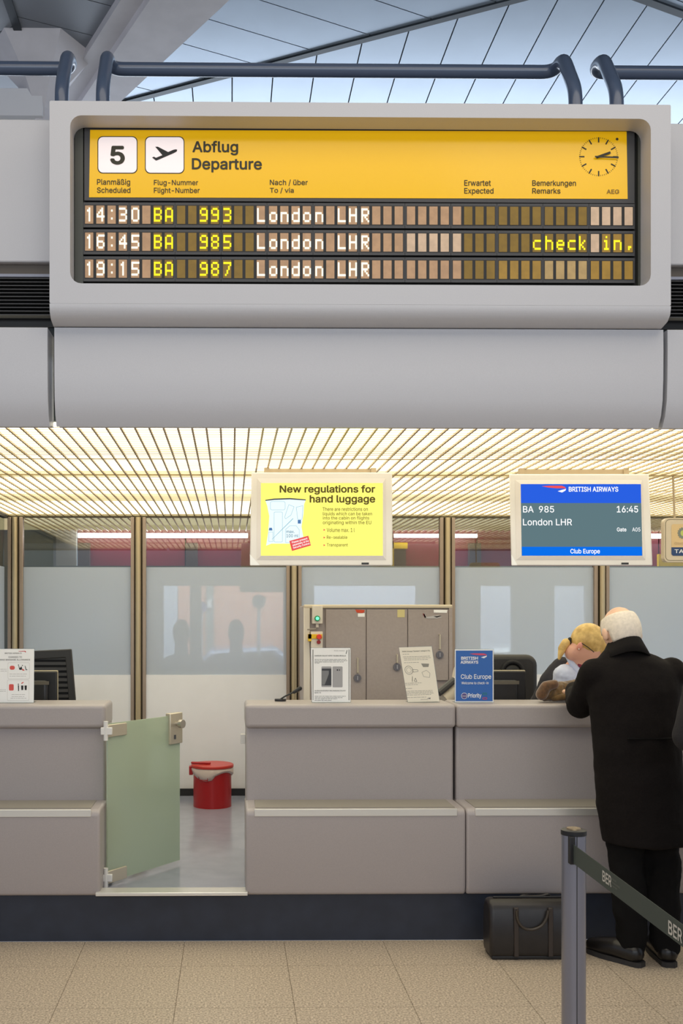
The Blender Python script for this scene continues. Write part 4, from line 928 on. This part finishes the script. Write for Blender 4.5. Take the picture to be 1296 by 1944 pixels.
def man(dx, Y0, lab, lean, px0, bald=True, voxel=.006, coat_c=coatm, lift=0.0, arms='counter'):
    """standing figure seen from behind; px0 = body centre at Y0"""
    x = X(px0, Y0); t = thing('person', lab, 'person', (x, Y0, 0))
    hc_ = Vector((x+dx, Y0+lean+.03, 1.588+lift)); fw = Euler((math.radians(-24),0,math.radians(8))).to_matrix()
    k = M(); head_feats(k, hc_, fw, 1.06)
    k.chain([(x+dx*.5,Y0+lean*.6,1.42+lift,.062),(hc_.x,hc_.y-.03,hc_.z-.07,.06)])
    k.rings([(x,Y0,.86+lift,.14,.1),(x,Y0+.01,1.05+lift,.14,.1),(x,Y0+lean*.5,1.3+lift,.17,.1),(x,Y0+lean*.6,1.42+lift,.12,.07)])
    sh = []
    for sx in (-1, 1):
        S = Vector((x+sx*.185, Y0+lean*.6, 1.385+lift))
        if arms == 'counter': E = Vector((x+(-.195 if sx < 0 else .25), Y0+.20, 1.205)); W_ = Vector((x+sx*.12, Y0+.50, 1.262)); hd_ = Vector((-sx*.4, 1, -.12)); up = (0,0,1)
        else: E = Vector((x+sx*.255, Y0+.0, 1.13)); W_ = Vector((x+sx*.10, Y0+.26, 1.12)); hd_ = Vector((-sx,.6,0)); up = (0,0,1)
        k.chain([(*S,.05),(*E,.042),(*W_,.03)]); hand(k, W_, hd_, up, 1, sx)
        hip = Vector((x+sx*.08+.02, Y0, .9)); kn = Vector((x+sx*.085+.045, Y0+.01, .5)); an = Vector((x+sx*.08+.06, Y0, .1))
        k.chain([(*hip,.085),(*kn,.052),(*an,.038)]); sh.append((S,E,W_,kn,an,hip))
    body = k.build('body', skin, t, voxel=voxel, sm=3); eyes(hc_, fw, t)
    # coat: torso, skirt and sleeves in one piece
    k = M(); z = lambda a: a+lift
    R = [(x-.02+dx*.7,Y0+lean*.75,z(1.50),.075,.07),(x-.01+dx*.4,Y0+lean*.7,z(1.47),.13,.085),(x,Y0+lean*.6,z(1.435),.185,.105),(x,Y0+lean*.55,z(1.385),.222,.125),(x,Y0+lean*.4,z(1.30),.222,.14),(x,Y0+lean*.2,z(1.15),.205,.145),(x+.01,Y0,z(1.0),.208,.145),(x+.018,Y0,.85,.21,.15),(x+.03,Y0,.7,.205,.155),(x+.044,Y0,.575,.197,.16)]
    k.rings(R[::-1], 28)
    for (S,E,W_,kn,an,hip) in sh: k.chain([(S.x,S.y,S.z,.075),(E.x,E.y,E.z+.01,.068),(W_.x,W_.y,W_.z-.0,.05)])
    k.build('coat', coat_c, t, fold=.016, fscale=.12, voxel=.010, sm=5)
    k = M(); cxx = x+dx*.75; cyy = Y0+lean*.8
    n = 24; vs = []; fs = []
    for j, (r1, r2, z_, yo_) in enumerate(((.064,.062,1.560,.015),(.074,.074,1.568,.01),(.092,.086,1.530,0),(.112,.098,1.492,-.004))):
        for i in range(n):
            a = math.pi*(.85+1.3*i/(n-1)); vs.append((cxx+r1*math.cos(a), cyy+yo_+r2*math.sin(a), z(z_)-.045*abs(math.cos(a))**2*(1 if j > 0 else .8)))
    for j in range(3):
        for i in range(n-1): fs.append((j*n+i, j*n+i+1, (j+1)*n+i+1, (j+1)*n+i))
    k.add(vs, fs).build('collar', mat('collar_wool', (26,23,22), .9, spec=.2), t, smooth=True, solid=.007)
    M().box((x-.09,Y0-.142,1.085+lift),(x+.13,Y0-.125,1.091+lift)).build('coat_seam', trou, t)
    k = M()
    k.rings([(x,Y0,.85,.15,.12),(x,Y0,.95,.15,.12)])
    for (S,E,W_,kn,an,hip) in sh: k.chain([(hip.x,hip.y,.86,.1),(kn.x,kn.y,kn.z,.085),(an.x,an.y,.12,.068),(an.x,an.y-.01,.085,.062)])
    k.build('trousers', trou, t, fold=.03, fscale=.10, voxel=.010, sm=3)
    for i, (S,E,W_,kn,an,hip) in enumerate(sh):
        dr = Vector((-.62,.78,0)).normalized() if i == 0 else Vector((.1,1,0)).normalized()
        if arms != 'counter': dr = Vector((0,1,0))
        h0 = Vector((an.x,an.y-.03,0)); k = M()
        k.chain([(*(h0+Vector((0,0,.058))),.048),(*(h0+dr*.08+Vector((0,0,.062))),.05),(*(h0+dr*.16+Vector((0,0,.05))),.045),(*(h0+dr*.215+Vector((0,0,.042))),.036)])
        s_ = k.build('shoe', shoem, t, voxel=.006, sm=3)
        nn = Vector((-dr.y, dr.x, 0)); k = M(); pts = []
        for u, wd in ((-.047,.02),(-.03,.036),(.05,.040),(.12,.045),(.18,.043),(.225,.034),(.246,.014)): pts.append(h0+dr*u+nn*wd)
        for u, wd in ((.246,.014),(.225,.034),(.18,.043),(.12,.045),(.05,.040),(-.03,.036),(-.047,.02)): pts.append(h0+dr*u-nn*wd)
        k.prism_z([(p_.x,p_.y) for p_ in pts], .001, .024).build('sole', mat('sole_rubber', (44,42,42), .6), s_)
    # short hair round the back and sides, crown bare
    if bald:
        hm = mat('white_hair', (232,220,204), .8, noise=.07, nscale=70, bump=.5)
        k = M(); k.ell(hc_, (.0865,.107,.1245), fw, 40, 30); inv = fw.inverted(); keep = []
        for f in k.f:
            c_ = sum((k.v[i] for i in f), Vector())/len(f); q = inv @ (c_-hc_)
            if q.y < .035 and -.075-.0*q.y < q.z < .058+.15*max(0, -.02-q.y)*0 and not (abs(q.x) > .07 and q.z < -.01 and q.y > -.035): keep.append(f)
        k.f = keep; o_ = k.build('hair', hm, t, smooth=True, solid=.004)
    else:
        k = M(); k.ell(hc_+Vector((0,-.012,.012)), (.092,.108,.122), fw, 30, 20); k.build('hair', mat('dark_hair', (60,50,42), .8, noise=.2, nscale=80), t, smooth=True)
    return t
man(-.04, MY-.06, 'bald elderly man in a long black coat leaning on the counter', .05, 1206)
man(0.0, 4.25, 'person in a dark charcoal coat cut by the right edge', .03, 1420, bald=False, voxel=.009, coat_c=mat('charcoal_wool', (30,28,31), .9, noise=.15, nscale=120, bump=.3), arms='down')

# airline clerk behind the counter
wt_ = thing('person', 'blonde woman with glasses and ponytail bent over the desk', 'person', (X(1030,6.1),6.1,PLZ))
hcw = P(1113,1230,5.62); fwm = (Euler((0,math.radians(50),0)).to_matrix() @ Euler((0,0,math.radians(-80))).to_matrix())
WF = lambda x, y, z: hcw+fwm @ Vector((x,y,z))
nk = P(1094,1262,5.72); shR = P(1064,1278,5.66); hip = Vector((X(1030,6.05),6.08,PLZ+.60)); shL = P(1100,1285,5.98)
k = M(); head_feats(k, hcw, fwm, .98, False)
k.chain([(*WF(0,-.03,-.07),.052),(*nk,.042)])
k.chain([(*hip,.13),(*((hip+nk)/2+Vector((-.02,0,0))),.12),(*(nk+Vector((-.03,0,-.08))),.1)])
elR = P(1078,1335,5.72); elL = P(1120,1335,6.0); 
for S, E, W_ in ((shR, elR, Vector((elR.x+.2, 5.80, .99))), (shL, elL, Vector((elL.x+.12, 5.84, .99)))):
    k.chain([(*S,.036),(*E,.033),(*W_,.026)]); hand(k, W_, (1,-.2,-.02), (0,0,1), .9)
for sx in (-.1, .1):
    h_ = hip+Vector((sx,0,-.0)); kn = Vector((h_.x+.03, 5.75, PLZ+.52)); an = Vector((kn.x, 5.72, PLZ+.1)); k.chain([(*h_,.09),(*kn,.058),(*an,.04),(*(an+Vector((0,-.12,-.06))),.03)])
k.build('body', skin2, wt_, voxel=.006, sm=3); eyes(hcw, fwm, wt_, .98)
k = M(); k.chain([(*hip,.155),(*((hip+nk)/2+Vector((-.03,0,-.01))),.15),(*(nk+Vector((-.045,.02,-.095))),.115),(*(nk+Vector((-.02,.02,-.055))),.07)]); k.cap(nk+Vector((-.05,.06,-.09)), shL, .09, .07); k.chain([(*P(1040,1338,5.84),.1),(*P(1051,1298,5.80),.088),(*P(1068,1270,5.76),.072)])
k.build('waistcoat', mat('charcoal_waistcoat', (40,40,48), .8), wt_, fold=.012, fscale=.1, voxel=.009, sm=4)
shirt = mat('pale_blue_shirt', (206,214,236), .7, noise=.04, nscale=20, bump=.3)
k = M(); k.chain([(*(shR+Vector((.014,-.03,-.015))),.069),(*(shR*.45+elR*.55+Vector((0,-.03,0))),.068),(*(elR+Vector((0,0,.02))),.058)]); k.build('sleeve', shirt, wt_, fold=.015, fscale=.05, voxel=.006, sm=3)
k = M(); k.chain([(*P(1076,1240,5.66),.02),(*P(1085,1256,5.625),.021),(*P(1096,1274,5.61),.022),(*P(1096,1286,5.61),.016)]); k.build('shirt_collar', shirt, wt_, voxel=.005, sm=3)
k = M(); k.chain([(*P(1080,1232,5.645),.015),(*P(1090,1247,5.61),.016),(*P(1102,1263,5.60),.016)]); k.build('neck_scarf', mat('red_scarf', (140,44,66), .6), wt_, voxel=.005, sm=2)
k = M(); k.chain([(*P(1102,1266,5.65),.016),(*P(1100,1290,5.66),.022)]); k.build('blue_cravat', mat('blue_cravat', (70,80,170), .6), wt_, voxel=.005, sm=2)
blond = mat('blonde_hair', (226,192,118), .5, noise=.12, nscale=26, bump=.6, lo=(200,162,92))
k = M(); k.ell(WF(0,-.028,.034), (.086,.100,.098), fwm, 30, 20); k.ell(WF(0,.04,.066), (.076,.066,.056), fwm, 20, 14)
k.chain([(*WF(-.0,.085,.062),.036),(*WF(-.01,.125,.04),.028),(*WF(-.01,.150,-.005),.015)])
hr = k.build('hair', blond, wt_, voxel=.0045, sm=3)
k = M(); k.chain([(*P(1083,1215,5.62),.014),(*P(1074,1221,5.62),.027),(*P(1067,1231,5.62),.024),(*P(1061,1250,5.62),.009)]); k.build('ponytail', blond, wt_, voxel=.004, sm=2)
k = M(); k.chain([(*P(1081,1213,5.61),.010),(*P(1081,1222,5.61),.010)]); k.build('hair_tie', black, wt_, smooth=True)
er = P(1100,1227,5.535)
k = M(); k.ell(er, (.016,.010,.024), Euler((0,math.radians(25),0)).to_matrix()); k.build('ear', mat('ear_pink', (224,150,128), .5), wt_, smooth=True)
M().ell(P(1098.5,1232.5,5.525), (.004,)*3).build('earring', alu, wt_, smooth=True)
M().tube([P(1104,1221,5.53),P(1116,1229,5.525),P(1127,1238,5.53)], .0024, 8).build('glasses_arm', black, wt_, smooth=True)

# two reflected figures, built as solid bodies behind the frosted glass
def mirrored_figure(px, py, Y, s, lab):
    c = P(px, py, Y); t = thing('person', lab, 'person', (c.x, Y, 0)); z = c.z; k = M()
    k.ell((c.x,Y,z-.11), (.075,.09,.115)); k.chain([(c.x,Y,z-.2,.055),(c.x,Y,z-.32,.06)])
    k.rings([(c.x,Y,z-.95,.17,.12),(c.x,Y,z-.7,.16,.12),(c.x,Y,z-.42,.21*s,.12),(c.x,Y,z-.3,.14*s,.08)])
    for sx in (-1, 1):
        k.chain([(c.x+sx*.19*s,Y,z-.38,.055),(c.x+sx*.23*s,Y+.02,z-.65,.048),(c.x+sx*.2*s,Y-.08,z-.88,.035)])
        k.chain([(c.x+sx*.09,Y,z-.9,.085),(c.x+sx*.1,Y,(z-.9)*.5+PLZ*.5,.06),(c.x+sx*.1,Y,PLZ+.06,.045),(c.x+sx*.1,Y-.12,PLZ+.035,.035)])
    k.build('body', mat('silhouette_clothes', (58,60,62), .8), t, voxel=.014, sm=3)
mirrored_figure(344, 1176, 8.36, .85, 'slim dark figure mirrored in the frosted glass, built behind it')
mirrored_figure(448, 1176, 8.76, 1.15, 'broad dark figure mirrored in the frosted glass, built behind it')

# ================================================================== BRIEFCASE
BY = 4.78; bx0, bx1 = X(930,BY), X(1104,BY)
t = thing('leather_bag', 'black leather briefcase standing on the floor by the counter', 'bag', ((bx0+bx1)/2, BY+.07, 0))
lea = mat('bag_leather', (34,30,29), .38, noise=.2, nscale=14, bump=.5); bzt = Z(1712,BY)
k = M(); n = 9; prof = []
k.prism_x([(BY,.012),(BY-.008,.10),(BY+.004,bzt-.05),(BY+.03,bzt-.008),(BY+.07,bzt+.004),(BY+.11,bzt-.01),(BY+.14,bzt-.05),(BY+.15,.1),(BY+.14,.012)], bx0, bx1)
k.build('shell', lea, t, bevel=.022, seg=4)
M().box((bx0+.01,BY+.005,.0005),(bx1-.01,BY+.135,.02)).build('base', black, t, bevel=.006)
M().tube([(bx0+.03,BY+.062,bzt+.003),(bx1-.03,BY+.062,bzt+.003)], .0045, 8).build('zip', black, t)
pp = [(X(a,BY-.02),BY-.018,Z(b,BY)) for a, b in ((980,1728),(982,1747),(993,1762),(1011,1765),(1028,1758),(1037,1745),(1041,1728))]
M().tube(fillet(pp, .03, 4), .0065, 10).build('handle', mat('handle_leather', (62,54,46), .4), t, smooth=True)
pp = [(X(a,BY+.1),BY+.10,Z(b,BY+.1)) for a, b in ((982,1710),(990,1701),(1010,1703),(1030,1702),(1042,1698),(1044,1708))]
M().tube(fillet(pp, .02, 4), .007, 10).build('handle', lea, t, smooth=True)
for a in (979, 1044): M().box((X(a-4.5,BY),BY-.013,.02),(X(a+4.5,BY),BY+.002,Z(1724,BY))).build('strap', mat('strap_leather', (54,46,42), .4), t, bevel=.003)
M().box(P(1040,1704,BY+.06),P(1062,1710,BY+.075)).build('luggage_tag', mat('tan_tag', (206,160,100), .5), t, bevel=.003)

# ================================================================== BARRIER POST
py_ = 3.0; pc_ = X(1088.5, py_); pr_ = .0355; pz = Z(1584, py_)
t = thing('barrier_post', 'silver queue barrier post with dark belt, in front', 'barrier', (pc_, py_, 0))
pm = mat('anodised_post', (150,152,166), .3, .8)
M().tube([(pc_,py_,.02),(pc_,py_,pz)], pr_, 40).build('post', pm, t, smooth=True)
M().tube([(pc_,py_,.0005),(pc_,py_,.012),(pc_,py_,.03)], [.17,.17,.05], 40).build('base', dark, t, smooth=True)
cp = M().tube([(pc_,py_,pz-.002),(pc_,py_,pz+.012),(pc_,py_,pz+.014)], [pr_+.002,pr_+.002,pr_-.003], 40).build('cap', black, t, smooth=True)
M().tube([(pc_,py_,pz+.013),(pc_,py_,pz+.018)], [.022,.02], 30).build('cap_disc', mat('cap_brass', (150,130,100), .35, .5), cp, smooth=True)
M().box((pc_-.0035,py_-pr_-.0015,.02),(pc_-.001,py_-pr_+.004,pz)).build('groove', dark, t)
M().box((X(1080,py_-.036),py_-pr_-.010,Z(1636,py_)),(X(1090,py_-.036),py_-pr_+.012,pz)).build('belt_slot', black, t, bevel=.002)
bf = ramp(1088, py_-pr_-.006, 1296, 2.42, 0)
def edge(px, a): return (1604+(px-1090)*.733) if a else (1640+(px-1090)*.765)
k = M(); xs = [1088+(1800-1088)*i/16 for i in range(17)]
vs = [bf(x_, edge(x_,1)) for x_ in xs]+[bf(x_, edge(x_,0)) for x_ in xs]
k.add(vs, [(i,i+1,i+18,i+17) for i in range(16)])
bm_ = mat('belt_fabric', (72,78,70), .75)
nt = bm_.node_tree
bo = k.build('belt', bm_, t, solid=.0015)
k = M()
for u in (.16,.27,.38,.62,.73,.84): 
    vs = []
    for x_ in xs: a, b = edge(x_,1), edge(x_,0); vs.append(bf(x_, a+(b-a)*u, .0022))
    for x_ in xs: a, b = edge(x_,1), edge(x_,0); vs.append(bf(x_, a+(b-a)*(u+.03), .0022))
    k.add(vs, [(i,i+1,i+18,i+17) for i in range(16)])
stuff(k.build('belt_ribs', mat('belt_rib', (58,62,56), .8), bo))
def bt_f(px, py, d=0.0): return bf(px, py+(px-1143)*.735, d+.003)
bw = mat('belt_print', (206,200,188), .6)
text('BER', bt_f, 1143, 1160, 1651.5, 1672, bw, bo, .02); text('BER', lambda a,b,d=0.0: bf(a, b+(a-1268)*.75, d+.003), 1268, 1294, 1746, 1772, bw, bo, .02)
fb = mat('belt_faint', (120,120,110), .6)
for i, s in enumerate(('BERLIN','BRANDENBURG','AIRPORT')):
    text(s, bt_f, 1161, 1161+(8,15,10)[i], 1653+i*6.6, 1656.4+i*6.6, fb, bo)
    text(s, lambda a,b,d=0.0: bf(a, b+(a-1268)*.75, d+.003), 1295.5, 1295.5+(10,19,13)[i], 1749+i*8, 1753+i*8, fb, bo)
